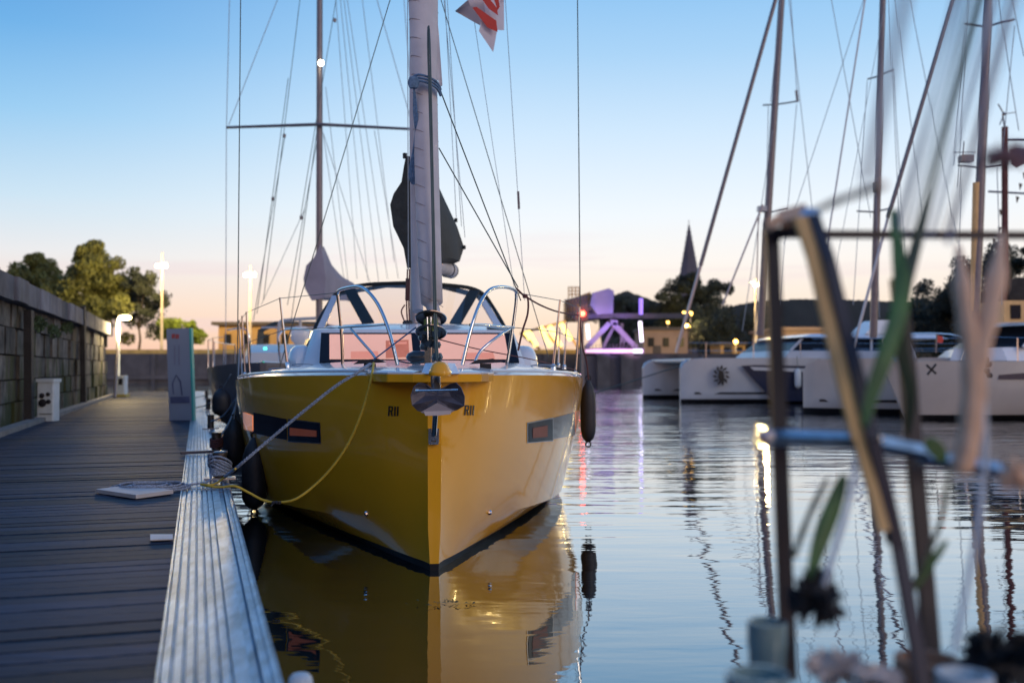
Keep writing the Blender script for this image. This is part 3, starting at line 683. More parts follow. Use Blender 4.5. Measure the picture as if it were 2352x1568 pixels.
for dx in (-.022, .022):
    b = MB(); b.tube([P(1000, 860, 6.8) + V((dx, 0, 0)), P(1002, 905, 6.85) + V((dx, 0, 0))], .011, 8); b.build('anchor_roller_strut', 'steel', yy, True)
b = MB(); b.tube([P(998, 945, 6.98), P(995, 1000, 7.08)], .012, 8); b.tube([P(1004, 945, 6.98), P(1000, 1000, 7.08)], .007, 6); b.build('bobstay', 'chrome', yy, True)
c = P(996, 1006, 7.1); b = MB(); b.box(c + V((-.025, .015, .02)), .022, .06, .10); b.box(c + V((.028, .015, .02)), .022, .06, .10); b.box(c + V((0, .02, -.035)), .07, .05, .018); b.lathe(c + V((0, -.02, .0)), [(.02, 0), (.02, .03)], 12, axis=V((0, 1, 0))); b.build('bobstay_bracket', 'chrome', yy)

# coachroof
cr = MB()
botl = [(3.05, 0), (3.08, .60), (3.15, 1.02), (3.28, 1.17), (4.2, 1.28), (6, 1.38), (9, 1.38)]
topl = [(3.36, 0), (3.38, .58), (3.44, .95), (3.60, 1.07), (4.3, 1.14), (6, 1.2), (9, 1.2)]
def zdk(a): return itp([0, 3, 5, 12], [1.43, 1.44, 1.40, 1.32], a)
def mir(l, z): return [W(a, r, z(a) if callable(z) else z) for a, r in reversed(l)] + [W(a, -r, z(a) if callable(z) else z) for a, r in l[1:]]
zt_ = lambda a: 1.845 + .01 * min(a - 3.3, 2)
cr.quadgrid([mir(botl, zdk), [lerp(p, q, .5) for p, q in zip(mir(botl, zdk), mir(topl, zt_))], mir(topl, zt_)])
rows = []
for f in (1, .85, .6, .3, 0):
    row = mir([(lerp(5.2, a, f) if a < 5.2 else a, r * f) for a, r in topl], lambda a: 0)
    rows.append([V((p.x, p.y, 0)) for p in row])
    for p in rows[-1]:
        rel = V((p.x, p.y, 0)) - B0; a = rel.dot(AA); p.z = 1.855 + .10 * (1 - f ** 2) + .02
rows[0] = mir(topl, zt_)
cr.quadgrid(rows)
coach = cr.build('coachroof', 'white', yy, True, angle=35)
def wfront(x, y, off=.0):   # on the sloping front plane of the coachroof
    p0 = W(3.08, 0, 1.44); p1 = W(3.38, 0, 1.85); nrm = RR.cross(p1 - p0).normalized()
    if nrm.y > 0: nrm = -nrm
    d = (P(x, y, 10) - CAMP).normalized(); t_ = (p0 - CAMP).dot(nrm) / d.dot(nrm); return CAMP + d * t_ + nrm * off
def panel(q, name, m_, par, off, fn=wfront, th=.01):
    b = MB(); f_ = [fn(x, y, off) for x, y in q]; k = [fn(x, y, off - th) for x, y in q]; b.loft([k, f_]); return b.build(name, m_, par)
wfrm = panel([(738, 768), (1178, 768), (1192, 834), (734, 834)], 'windscreen_frame', 'frame', coach, .03, th=.03)
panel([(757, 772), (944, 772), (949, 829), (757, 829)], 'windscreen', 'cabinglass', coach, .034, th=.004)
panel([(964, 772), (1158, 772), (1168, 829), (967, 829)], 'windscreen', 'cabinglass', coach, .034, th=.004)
M['inside'] = mat('cabin_furniture', (.20, .07, .05), .4, var=.3, vs=14, emit=(.8, .25, .16), es=.34)  # furniture and seat backs: warm interior light put in as emission
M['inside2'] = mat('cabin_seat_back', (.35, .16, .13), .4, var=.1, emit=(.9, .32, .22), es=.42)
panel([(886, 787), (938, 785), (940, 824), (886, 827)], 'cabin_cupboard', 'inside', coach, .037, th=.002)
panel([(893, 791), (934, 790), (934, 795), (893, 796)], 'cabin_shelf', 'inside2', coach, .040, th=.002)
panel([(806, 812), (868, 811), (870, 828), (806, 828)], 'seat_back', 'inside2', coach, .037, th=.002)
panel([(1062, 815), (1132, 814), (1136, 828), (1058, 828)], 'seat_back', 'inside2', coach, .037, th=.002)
# side windows of coachroof
for s in (-1, 1):
    b = MB(); q = [W(3.6, s * 1.24, 1.50), W(4.2, s * 1.295, 1.50), W(6, s * 1.37, 1.5), W(6, s * 1.26, 1.76), W(4.3, s * 1.20, 1.76), W(3.7, s * 1.115, 1.76)]
    b.ngon(q); b.build('side_window', 'frame', coach)
# curved winch / dorade mouldings at the corners (white shells)
for s, x in ((-1, 690), (1, 1212)):
    b = MB()
    c = W(3.75, s * 1.20, 1.42)
    rings_ = []
    for k in range(7):
        t_ = k / 6 * math.pi / 2; rings_.append([c + AA * (.05 + .4 * math.sin(q)) * math.cos(t_) + RR * s * .17 * math.cos(q) * math.cos(t_) ** .6 + V((0, 0, .27 * math.sin(t_))) for q in [math.pi * 2 * j / 14 for j in range(14)]])
    b.loft(rings_); b.build('corner_moulding', 'white', coach, True)
# hatches and winches on roof
b = MB(); b.prism([P(1118, 745, 10.9), P(1172, 753, 10.9), P(1180, 760, 10.7), P(1120, 752, 10.7)], (0, .4, 0)); b.build('roof_hatch', 'blackgloss', coach)

# spray hood
DS = 13.9
arch = [(716, 775, 13.2), (728, 745, 13.4), (750, 706, DS), (778, 670, DS), (830, 655, DS), (890, 651, DS), (950, 650, DS), (1030, 655, DS), (1082, 662, DS), (1112, 677, DS), (1132, 705, DS), (1150, 735, 13.4), (1163, 760, 13.2)]
low = [(712, 778, 13), (745, 775, 12.6), (770, 752, 12.5), (800, 750, 12.5), (850, 748, 12.5), (900, 747, 12.5), (950, 746, 12.5), (1010, 746, 12.5), (1060, 747, 12.5), (1100, 749, 12.5), (1130, 755, 12.6), (1155, 762, 12.8), (1165, 765, 13)]
hood = MB(); hood.quadgrid([PS(arch), PS(low)]); hd = hood.build('spray_hood', 'clear', yy, True)
b = MB(); b.tube(spline(PS(arch), 4), .028, 8); b.build('hood_hem', 'dodgerpanel', hd, True)
b = MB(); b.tube(spline(PS(low), 4), .018, 8); b.build('hood_base', 'dodgerpanel', hd, True)
for (p, q, w0) in (((800, 660, 13.8), (846, 742, 12.6), .15), ((1090, 668, 13.8), (1046, 742, 12.6), .15)):
    b = MB(); b.beam(P(*p), P(*q), w0, .02, side=V((1, 0, 0))); b.build('hood_panel', 'dodgerpanel', hd)
for (p, q) in (((770, 680, 13.6), (728, 772, 12.7)), ((1108, 690, 13.6), (1150, 758, 12.7))):
    b = MB(); b.beam(P(*p), P(*q), .09, .02, side=V((1, 0, 0))); b.build('hood_side_flap', 'white', hd)
b = MB(); b.quadgrid([PS([(750, 706, DS), (778, 670, DS), (890, 651, DS), (1030, 655, DS), (1112, 677, DS), (1132, 705, DS)]), [p + AA * 1.0 + V((0, 0, .02)) for p in PS([(750, 706, DS), (778, 670, DS), (890, 651, DS), (1030, 655, DS), (1112, 677, DS), (1132, 705, DS)])]]); b.build('hood_roof', 'dodgerpanel', hd, True)

# mast, boom, sail cover
mbase = W(4.55, .05, 1.9); mx = P(956, 700, mbase.y).x
b = MB(); m0 = V((mx, mbase.y, 1.85)); m1 = V((mx - .10, mbase.y + .35, 18))
rg = []
for z in (1.85, 10, 18):
    c = lerp(m0, m1, (z - 1.85) / 16.15); rg.append([c + V((.075 * math.cos(q), .12 * math.sin(q), 0)) for q in [2 * math.pi * k / 16 for k in range(16)]])
b.loft(rg); mast = b.build('mast', 'alumast', yy, True)
for z, hw in ((6.9, 1.25), (11.8, .95)):
    for s in (-1, 1):
        c = lerp(m0, m1, (z - 1.85) / 16.15); b = MB(); b.tube([c, c + RR * s * hw + AA * .35 + V((0, 0, .1))], [.035, .02], 6); b.build('spreader', 'alumast', yy, True)
DM = mbase.y
bm0 = P(975, 600, DM - .1); be = P(1036, 622, 16.0)
b = MB(); dr = (be - bm0).normalized(); b.tube([bm0 + dr * .1, lerp(bm0, be, .5), be], [.10, .11, .115], 14); boom = b.build('boom', 'sail', yy, True)
b = MB(); b.lathe(be - dr * .05, [(.125, -.04), (.125, .02), (.09, .06)], 16, axis=-dr); b.lathe(be - dr * .9, [(.125, -.04), (.125, .03)], 16, axis=-dr); b.build('boom_strap', 'black', boom, True)
def ringpx(l, d): return [P(x, y, d) for x, y in l]
cvr = MB()
cvr.loft([ringpx([(932, 358), (951, 360), (962, 358), (985, 375), (998, 420), (1010, 500), (1000, 600), (985, 612), (935, 616), (927, 570), (903, 520), (896, 470), (904, 445), (922, 418), (927, 385)], DM - .16),
          ringpx([(938, 365), (951, 367), (965, 368), (990, 380), (1008, 430), (1032, 505), (1030, 590), (1000, 612), (945, 612), (935, 575), (915, 520), (908, 470), (914, 450), (928, 425), (935, 390)], DM + .8),
          ringpx([(965, 440), (975, 438), (985, 440), (1005, 445), (1022, 470), (1050, 520), (1052, 598), (1030, 606), (985, 606), (975, 580), (965, 540), (960, 500), (960, 480), (962, 460), (963, 448)], DM + 2.4),
          ringpx([(1000, 505), (1008, 502), (1015, 505), (1030, 515), (1045, 530), (1066, 568), (1056, 600), (1042, 606), (1020, 606), (1010, 590), (1003, 575), (1000, 550), (998, 535), (998, 520), (998, 510)], 15.6)])
cv = cvr.build('sail_cover', 'cloth', yy, True, angle=60)
for q in ((930, 352), (1066, 562), (1047, 500)):
    b = MB(); b.ball(P(q[0], q[1] + 6, DM - .1 if q[0] < 1000 else 15.4), .03, 6, sq=(1, 1, 2)); b.build('cover_tie', 'cloth', cv)
# base of mast hardware
b = MB()
for (x, y) in ((933, 742), (940, 742), (960, 748), (975, 746)): b.ball(P(x, y, DM - .3), .045, 10, sq=(1, 1, .9))
b.build('mast_block', 'black', yy, True)
b = MB()
for pts in ([(936, 618, DM - .2), (934, 700, DM - .25), (936, 740, DM - .3)], [(941, 618, DM - .2), (939, 690, DM - .25), (941, 742, DM - .3)], [(930, 700, DM - .3), (922, 715, DM - .32), (928, 735, DM - .3)]): b.tube(spline(PS(pts), 4), .009, 5)
b.build('vang_line', 'ropebrown', yy, True)
b = MB(); b.beam(P(937, 640, DM - .2), P(936, 690, DM - .22), .05, .04); b.build('tackle_block', 'black', yy)

# furled genoa on the forestay
f0 = P(992, 800, 7.55); 
fpx = [(998, 745, 7.62, .048), (996, 712, 7.66, .05), (992, 700, 7.68, .052), (992, 695, 7.69, .085), (987, 600, 7.8, .092), (982, 450, 8.0, .098), (978, 300, 8.2, .102), (976, 200, 8.34, .105), (974, 100, 8.5, .12), (972, 0, 8.66, .13), (968, -200, 8.97, .13), (962, -500, 9.4, .12), (950, -1300, 10.6, .05)]
b = MB(); b.tube([P(x, y, d) for x, y, d, r in fpx], [r for *_, r in fpx], 18); gen = b.build('furled_genoa', 'sail', yy, True, angle=75)
# spiral seams
b = MB(); pts = [P(x, y, d) for x, y, d, r in fpx]; rs = [r for *_, r in fpx]
for k in range(17):
    y = 690 - k * 42; i = 0
    x = itp([-200, 0, 100, 200, 300, 450, 600, 695], [968, 972, 974, 976, 978, 982, 987, 992], y); d = itp([-200, 0, 100, 200, 300, 450, 600, 695], [8.97, 8.66, 8.5, 8.34, 8.2, 8.0, 7.8, 7.69], y); r = itp([-200, 0, 100, 200, 300, 450, 600, 695], [.13, .13, .12, .105, .102, .098, .092, .085], y) + .0015
    c = P(x, y, d); b.tube([c + V((r * math.cos(q), r * math.sin(q), -.05 * (math.cos(q)))) for q in [math.pi + math.pi * j / 12 for j in range(13)]], .0028, 4)
b.build('sail_seam', mat('seam_thread', (.30, .26, .28), .8), gen)
# sail flap edge at right upper
b = MB(); b.prism([P(1000, 0, 8.6), P(1008, 80, 8.5), P(1016, 195, 8.35), P(1012, 198, 8.35), P(990, 150, 8.36), P(985, 0, 8.6)], (0, .02, 0)); b.build('sail_clew', 'sail', gen)
b = MB(); b.tube(spline(PS([(955, 0, 8.9), (952, 200, 8.55), (954, 420, 8.3), (957, 640, 8.05), (960, 715, 7.95)]), 3), [.045] * 13, 10)
b.build('second_furled_sail', 'sail', yy, True)
b = MB()
for dy in (0, 7, 14): b.tube(spline(PS([(948, 178 + dy, 8.2), (962, 172 + dy, 8.16), (985, 178 + dy, 8.14), (1004, 190 + dy, 8.18), (1012, 206 + dy, 8.26)]), 4), .011, 6)
for k in range(4): b.tube(spline(PS([(949 + k, 190, 8.2), (957 - k * 2, 260, 8.15), (952 + k * 2, 330, 8.13), (940 + k * 5, 400, 8.1), (952 + k * 3, 420, 8.1), (958, 350, 8.12), (958, 260, 8.14)]), 5), .009, 5)
b.ball(P(950, 190, 8.15), .05, 8, sq=(1, .7, 1.3)); b.build('sheet_coil', 'bluerope', yy, True)
b = MB(); b.tube(spline(PS([(1003, 826, 7.42), (998, 740, 7.5), (991, 400, 7.85), (983, 100, 8.2), (987, 92, 8.2), (994, 400, 7.86), (1002, 740, 7.51), (1006, 822, 7.42)]), 5), .0085, 6); b.build('furling_line', 'wire', yy, True)
# furler drums
FAX = V((0, math.sin(R_(28)), math.cos(R_(28))))
for y, rad in ((731, .117), (763, .117)):
    c = P(990, y, 7.6); b = MB()
    b.lathe(c, [(.02, .02), (.045, .018), (rad * .88, .004), (rad * .92, -.008), (rad, -.006), (rad, .006), (.05, .03)], 28, axis=FAX); b.build('furler_drum', 'blackgloss', yy, True)
    b = MB(); b.tube([c + V((rad * math.cos(q), rad * math.sin(q) * FAX.z, -rad * math.sin(q) * FAX.y)) for q in [2 * math.pi * k / 28 for k in range(29)]], .0055, 5); b.build('drum_rim', 'chrome', yy, True)
c = P(990, 745, 7.6); b = MB(); b.lathe(c - V((0, 0, .05)), [(.055, 0), (.055, .09)], 16); b.build('furling_line_spool', mat('green_line', (.28, .36, .10), .7), yy, True)
for dx in (-.014, .014):
    b = MB(); b.tube([P(985, 728, 7.52) + V((dx, 0, 0)), P(987, 782, 7.5) + V((dx, 0, 0))], .007, 6); b.build('drum_guard', 'chrome', yy, True)
b = MB(); b.ball(P(986, 785, 7.6), .06, 10, sq=(1.1, .8, .8), jit=.1); b.ball(P(975, 796, 7.6), .04, 8); b.ball(P(1003, 792, 7.55), .035, 8); b.ball(P(970, 775, 7.6), .035, 8); b.ball(P(1004, 820, 7.5), .045, 8)
b.build('shackle_cluster', 'blackgloss', yy, True)
b = MB(); b.box(P(983, 818, 7.6), .05, .03, .16); b.box(P(995, 818, 7.62), .03, .03, .16); b.build('tack_toggle', 'chrome', yy)
b = MB(); b.ball(P(965, 820, 8.2), .10, 12, sq=(1.2, .8, .6)); b.build('windlass', 'blackgloss', yy, True)

# pulpits (two separate rails)
def rail(pts, r=.0135): return spline(PS(pts), 6), r
def pulpit(l, name):
    t = None
    for k, (pts, r) in enumerate(l):
        b = MB(); b.tube(spline(PS(pts), 6), r, 10)
        t = b.build(name if k == 0 else 'pulpit_brace', 'chrome', yy if k == 0 else t, True)
        if k == 0: t0_ = t
        else: t.parent = t0_; t = t0_
pulpit([([(787, 838, 8.75), (784, 760, 8.74), (777, 690, 8.72), (776, 672, 8.7), (785, 664, 8.6), (815, 658, 8.35), (835, 662, 8.2), (855, 680, 8.05), (875, 712, 7.95), (895, 765, 7.85), (913, 838, 7.8)], .0145),
        ([(779, 752, 8.72), (812, 750, 8.45), (850, 748, 8.2), (885, 745, 7.9)], .0125), ([(806, 755, 8.5), (830, 783, 8.3), (852, 808, 8.25), (862, 822, 8.22)], .0115)], 'pulpit_rail')
pulpit([([(1164, 838, 8.75), (1172, 790, 8.74), (1182, 720, 8.72), (1186, 680, 8.7), (1183, 667, 8.65), (1165, 660, 8.4), (1140, 660, 8.2), (1120, 670, 8.08), (1100, 702, 7.95), (1082, 755, 7.86), (1062, 838, 7.8)], .0145),
        ([(1180, 752, 8.72), (1150, 750, 8.45), (1110, 746, 8.2), (1080, 746, 7.9)], .0125), ([(1170, 756, 8.6), (1140, 775, 8.4), (1105, 805, 8.3), (1092, 828, 8.25)], .0125)], 'pulpit_rail')
# stanchions and lifelines
SL = [((660, 838, 9.8), (643, 683, 9.8)), ((574, 862, 11.0), (566, 716, 11.0)), ((556, 872, 13), (549, 735, 13)), ((563, 860, 12), (556, 725, 12))]
SR = [((1271, 842, 9.8), (1286, 688, 9.8)), ((1322, 858, 11.0), (1332, 705, 11.0)), ((1296, 842, 13), (1301, 742, 13)), ((1283, 838, 15), (1286, 750, 15))]
for p, q in SL + SR:
    b = MB(); b.tube([P(*p), P(*q)], [.013, .010], 8); s1 = b.build('stanchion', 'chrome', yy, True)
    b = MB(); b.lathe(P(*p), [(.03, -.03), (.025, .01), (.014, .03)], 10); b.build('stanchion_base', 'chrome', s1, True)
def chain(top, seq, mt='wire', r=.0035, name='lifeline'):
    b = MB(); b.tube(PS(seq), r, 5); b.build(name, mt, yy, True)
chain(1, [(777, 672, 8.7), (643, 683 + 2, 9.8), (566, 718, 11.0), (549, 738, 13)]); chain(1, [(779, 752, 8.7), (650, 758, 9.8), (570, 786, 11), (553, 800, 13)])
chain(1, [(1186, 672, 8.7), (1286, 690, 9.8), (1332, 708, 11), (1301, 744, 13)]); chain(1, [(1180, 752, 8.7), (1279, 762, 9.8), (1327, 780, 11)])
b = MB(); b.tube(spline(PS([(1186, 662, 8.7), (1200, 676, 8.8), (1212, 685, 8.85), (1212, 720, 8.83), (1200, 760, 8.75), (1190, 805, 8.7)]), 6), .009, 6); b.tube(spline(PS([(1206, 680, 8.8), (1240, 700, 9.2), (1282, 716, 9.8), (1330, 724, 11)]), 5), .008, 6); b.ball(P(1206, 680, 8.8), .025, 8); b.build('tied_halyard', 'ropebrown', yy, True)
b = MB(); b.tube(PS([(858, 826, 7.9), (955, 752, 7.62)]), .006, 6); b.build('guy_line', 'bluerope', yy, True)
b = MB(); b.tube(spline(PS([(1003, 778, 7.6), (1100, 802, 8.4), (1225, 826, 9.3), (1325, 850, 11)]), 5), .005, 5); b.build('jack_line', 'ropebrown', yy, True)
# deck fairleads / cleats
for x, s in ((848, -1), (1115, 1)):
    b = MB(); c = P(x, 836, 7.95); b.prism([c + V((-.13, 0, 0)), c + V((.13, 0, .015)), c + V((.06, 0, .045)), c + V((-.08, 0, .03))], (0, .1, 0)); b.box(c + V((0, .04, -.02)), .09, .05, .05); b.build('bow_cleat', 'black', yy)
b = MB(); b.tube(spline(PS([(905, 826, 7.9), (950, 834, 7.8), (1000, 822, 7.6)]), 5), .006, 5); b.build('deck_line', 'wire', yy, True)
# crumpled loops on the side deck
b = MB()
for (x, y, d) in ((690, 838, 9.3), (640, 848, 10), (1240, 840, 9.4)):
    b.tube(spline([P(x + 26 * math.cos(q) + 12 * random.random(), y + 5 * math.sin(q) * .5, d + .2 * math.sin(q)) for q in [k * .9 for k in range(10)]], 3), .005, 4)
b.build('stowed_line', 'halyard', yy, True)

# standing rigging of the yellow yacht
def stay(p, q, r=.0055, name='shroud', mt='wire', par=None):
    b = MB(); b.tube([P(*p), P(*q)], r, 5); return b.build(name, mt, par or yy, True)
stay((545, 868, 11.4), (553, -60, 11.6), .0065); stay((1334, 866, 11.4), (1326, -60, 11.6), .0065)
stay((640, 850, 12.2), (905, -30, 12.0), .006); stay((1196, 690, 9.4), (1010, 205, 8.4), .006, 'genoa_sheet'); stay((1190, 660, 9.0), (1008, 340, 8.4), .0055, 'genoa_sheet')
stay((1260, 820, 12.2), (1010, -10, 12.0), .0055)
for (a_, b_) in (((1068, 545), (1018, -20)), ((1060, 520), (1026, -20)), ((1048, 500), (1022, 0)), ((1125, 580), (1070, 585))):
    if a_[0] < 1110: stay((*a_, 13.5), (*b_, 12.5), .004, 'lazy_jack', 'halyard')
stay((1205, 690, 13), (1160, -10, 12.2), .004, 'flag_halyard', 'halyard'); stay((1185, 690, 13), (1088, 40, 12.2), .0035, 'flag_halyard', 'halyard')
stay((938, 620, 11.4), (936, -20, 11.5), .005, 'halyard', 'halyard')
p = P(1193, 455, 12.7); b = MB(); b.beam(P(1190, 440, 12.7), P(1192, 480, 12.7), .03, .03); b.build('halyard_cleat', 'darkmast', yy)

# flag
fl = thing('flag', P(1158, 70, 12.1), 'white pennant with bold red letters flying from the yellow yacht rigging', 'flag')
def fq_(u, v):  # flag param, u 0 hoist ->1 fly
    pass
b = MB(); DF = 12.1
rows = []
L1 = [(1157, -60), (1150, -55), (1135, -30), (1110, -20), (1075, 0), (1046, 25)]
L2 = [(1158, 70), (1149, 70), (1137, 68), (1117, 66), (1095, 55), (1046, 27)]
for t_ in [k / 6 for k in range(7)]:
    rows.append([P(lerp(a[0], c[0], t_), lerp(a[1], c[1], t_), DF + .09 * math.sin(i * 1.3 + t_ * 2)) for i, (a, c) in enumerate(zip(L1, L2))])
b.quadgrid(rows); b.quadgrid([PS([(1140, 40, 12.0), (1118, 40, 11.95), (1105, 50, 11.9)]), PS([(1141, 75, 12.0), (1122, 80, 11.93), (1100, 72, 11.9)]), PS([(1133, 120, 11.97), (1132, 119, 11.95), (1131, 118, 11.94)])])
b.build('cloth', mat('flag_cloth', (.55, .52, .58), .8, var=.08), fl, True)
for q in ([(1085, 18), (1094, 16), (1140, 48), (1143, 74), (1120, 64)], [(1108, 0), (1122, -6), (1142, 20), (1144, 36), (1122, 20)], [(1133, -5), (1144, -10), (1148, 16), (1143, 24)]):
    b = MB(); b.prism([P(x, y, DF - .22) for x, y in q], (0, .004, 0)); b.build('printed_letter', 'red', fl)

# anchor (hangs at the bow)
an = thing('anchor', P(1004, 950, 6.75), 'grey steel plough anchor with broad flukes hanging at the yellow bow', 'anchor')
DA = 6.74
tip = P(1005, 916, DA - .06)
for s, nm in ((-1, 'left'), (1, 'right')):
    # fluke: fan surface from spine to outer rounded edge
    spine = [P(1003, 896, DA + .02), P(1003, 905, DA), P(1004, 918, DA - .03), P(1004, 925, DA - .05)]
    outer = [(992, 893), (978, 881), (962, 878), (950, 888), (943, 908), (946, 930), (958, 942), (975, 947)]
    if s == 1: outer = [(1016, 893), (1034, 881), (1048, 878), (1060, 890), (1068, 910), (1067, 932), (1050, 941), (1032, 946)]
    o_ = [P(x, y, DA - .03 - .03 * (i in (2, 3, 4, 5))) for i, (x, y) in enumerate(outer)]
    k = len(o_); sp_ = [lerp(spine[0], spine[-1], i / (k - 1)) for i in range(k)]
    md = [lerp(a_, c_, .5) + V((0, .03 if i < 5 else .0, 0)) for i, (a_, c_) in enumerate(zip(sp_, o_))]
    b = MB(); b.quadgrid([sp_, md, o_]); fo = b.build('fluke', 'anchor', an)
    so_ = fo.modifiers.new('solid', 'SOLIDIFY'); so_.thickness = .006
b = MB(); b.prism([P(1004, 925, DA - .10), P(966, 946, DA - .10), P(975, 950, DA - .10), P(1036, 948, DA - .10), P(1043, 943, DA - .10)], (0, .03, 0)); b.build('toe', mat('worn_anchor_toe', (.34, .30, .31), .5, .5), an)
b = MB(); b.prism([P(973, 945, DA - .115), P(1037, 943, DA - .115), P(1034, 951, DA - .115), P(1004, 954, DA - .115), P(977, 954, DA - .115)], (0, .03, 0)); b.build('toe_edge', mat('bright_anchor_edge', (.6, .52, .5), .5, .2), an)
b = MB(); b.tube([P(958, 897, DA - .12), P(1052, 895, DA - .12)], .007, 8); b.ball(P(958, 897, DA - .12), .013, 8); b.build('roll_bar', 'chrome', an, True)
b = MB(); b.beam(P(1002, 862, 6.86), P(1003, 915, DA + .01), .05, .02); b.build('shank', 'steel', an)

# ================================================================== fenders
def fender(cx, ytop, ybot, wpx, d, label, eye=True, knit=False):
    top = P(cx, ytop, d); bot = P(cx, ybot, d); h = top.z - bot.z; r = wpx / 2 / F * d
    t = thing('fender', bot, label, 'fender', 'black fenders hung from the yachts')
    b = MB(); pr = [(r * .15, 0), (r * .35, h * .02), (r * .7, h * .07), (r * .95, h * .16), (r, h * .3), (r, h * .6), (r * .92, h * .74), (r * .7, h * .87), (r * .38, h * .95), (r * .2, h)]
    b.lathe(bot, pr, 18); b.build('body', 'black', t, True)
    for c in (bot - V((0, 0, .02)), top + V((0, 0, .02))):
        b = MB(); b.tube([c + V((.03 * math.cos(q), 0, .03 * math.sin(q))) for q in [2 * math.pi * k / 12 for k in range(13)]], .01, 6); b.build('eye', 'black', t, True)
    return t, top
fender(1351, 872, 1016, 36, 11.6, 'long black fender on the open-water side of the yellow yacht')
fender(584, 1004, 1170, 58, 9.9, 'nearest black fender between the yellow hull and the pontoon')
fender(537, 962, 1075, 52, 11.6, 'second black fender squeezed behind the nearest one by the pontoon')
fender(508, 892, 955, 42, 20.5, 'distant black fender at the bow of the grey yacht')
def rope(name, pts, r, mt, label, cat='rope', n=8, sp=6, twist=False):
    b = MB(); b.tube(spline(pts, sp), r, n); return tag(b.build(name, mt, None, True), label, cat)
rope('fender_line', PS([(1352, 872, 11.6), (1347, 830, 11.5), (1337, 790, 11.3), (1330, 712, 11.1)]), .009, 'ropebrown', 'dark red line holding the long fender on the open-water side')
rope('fender_line', PS([(584, 1004, 9.9), (594, 950, 9.95), (604, 860, 10)]), .005, 'halyard', 'thin pale line holding the nearest fender by the pontoon')
rope('fender_line', PS([(537, 962, 11.6), (545, 900, 11.6), (550, 800, 11.8)]), .008, 'halyard', 'pale line holding the second fender by the pontoon')

# ================================================================== ropes and pontoon furniture
# main bollard
bc = PG(505, 1100, ZD); bl = thing('bollard', bc, 'short steel mooring bollard with rope turns, nearest to the bow', 'bollard', 'mooring bollards along the pontoon edge')
b = MB(); b.lathe(bc, [(.055, .02), (.055, .2), (.06, .205), (.06, .225), (.052, .23)], 20); b.build('post', 'bronze', bl, True)
b = MB(); b.lathe(bc, [(.052, .2305), (.045, .236)], 20); b.build('cap', 'steel', bl, True)
b = MB(); b.box(bc + V((0, 0, .008)), .26, .15, .016, NN, U); b.build('base_plate', 'steel', bl)
b = MB()
def turns(b, c, z0, z1, r0, n_t, rr, tilt=.03, ph=0):
    k = int(n_t * 18); b.tube([c + V(((r0 + .004 * math.sin(j * .7)) * math.cos(j / 18 * 2 * math.pi + ph), (r0 + .004 * math.sin(j * .7)) * math.sin(j / 18 * 2 * math.pi + ph), lerp(z0, z1, j / k) + tilt * math.sin(j / 18 * 2 * math.pi))) for j in range(k + 1)], rr, 7)
turns(b, bc, .045, .11, .07, 4.3, .012, .012); turns(b, bc, .075, .16, .082, 3.2, .010, .05, 2.0); turns(b, bc, .10, .17, .092, 2.2, .009, .06, 3.0)
mr = b.build('mooring_line', 'rope', None, True); tag(mr, 'blue-grey rope turns wound round the nearest bollard', 'rope')
pts = [P(516, 1095, bc.y - .06), P(545, 1072, 7.72), P(620, 1008, 7.66), P(700, 942, 7.6), P(770, 887, 7.57), P(815, 859, 7.56), P(834, 846, 7.62), P(850, 836, 7.85)]
b = MB(); sp_ = spline(pts, 26)
for ph in (0, 2.094, 4.188):   # three laid strands
    q_ = []
    for i, p in enumerate(sp_):
        th = i * .95 + ph; q_.append(p + V((math.cos(th) * .0072, 0, math.sin(th) * .0072)))
    b.tube(q_, .0068, 6)
tag(b.build('mooring_line', 'rope', None, True), 'taut blue-grey mooring line from bollard up to the yellow bow', 'rope')
yr = [(858, 834, 7.8), (856, 850, 7.5), (853, 868, 7.42), (845, 900, 7.42), (828, 955, 7.44), (800, 1018, 7.48), (765, 1070, 7.52), (725, 1112, 7.56), (680, 1145, 7.55), (640, 1153, 7.6), (605, 1148, 7.65), (570, 1130, 7.7), (540, 1116, 7.72)]
yp = PS(yr) + [PG(510, 1118, ZD + .02), PG(480, 1116, ZD + .02), PG(462, 1112, ZD + .02)]
rope('yellow_rope', yp, .0095, 'ropeyellow', 'slack yellow rope hanging in a curve from the yellow bow to the pontoon')
rope('yellow_rope', [PG(462, 1112, ZD + .025), PG(490, 1112, ZD + .03), P(515, 1096, bc.y - .1), P(541, 1076, 7.7)], .009, 'ropeyellow', 'short yellow rope tail tied round the mooring line at the bollard')
b = MB(); 
for k in range(3): b.ball(P(628 + k * 7, 1154, 7.58), .016, 8, jit=.15)
b.tube([P(630, 1154, 7.58), P(622, 1162, 7.56)], .006, 5); tag(b.build('rope_knot', 'black', None, True), 'small dark knot at the lowest point of the yellow rope', 'knot')
# coil on the deck
b = MB(); cc = PG(345, 1120, ZD + .012); 
for ring in range(7):
    rx = .30 - ring * .035; b.tube([cc + V((rx * math.cos(q) + random.uniform(-.004, .004), rx * .82 * math.sin(q), .004 + .012 * (ring % 3) + .003 * math.sin(3 * q))) for q in [2 * math.pi * k / 30 for k in range(31)]], .0085, 6)
b.tube(spline([cc + V((.28, -.02, .01)), PG(430, 1114, ZD + .02), PG(455, 1110, ZD + .02), PG(480, 1105, ZD + .02), bc + V((-.06, -.04, .05))], 6), .009, 6)
tag(b.build('rope_coil', 'rope', None, True), 'flat coil of blue-grey rope lying on the decking', 'rope')
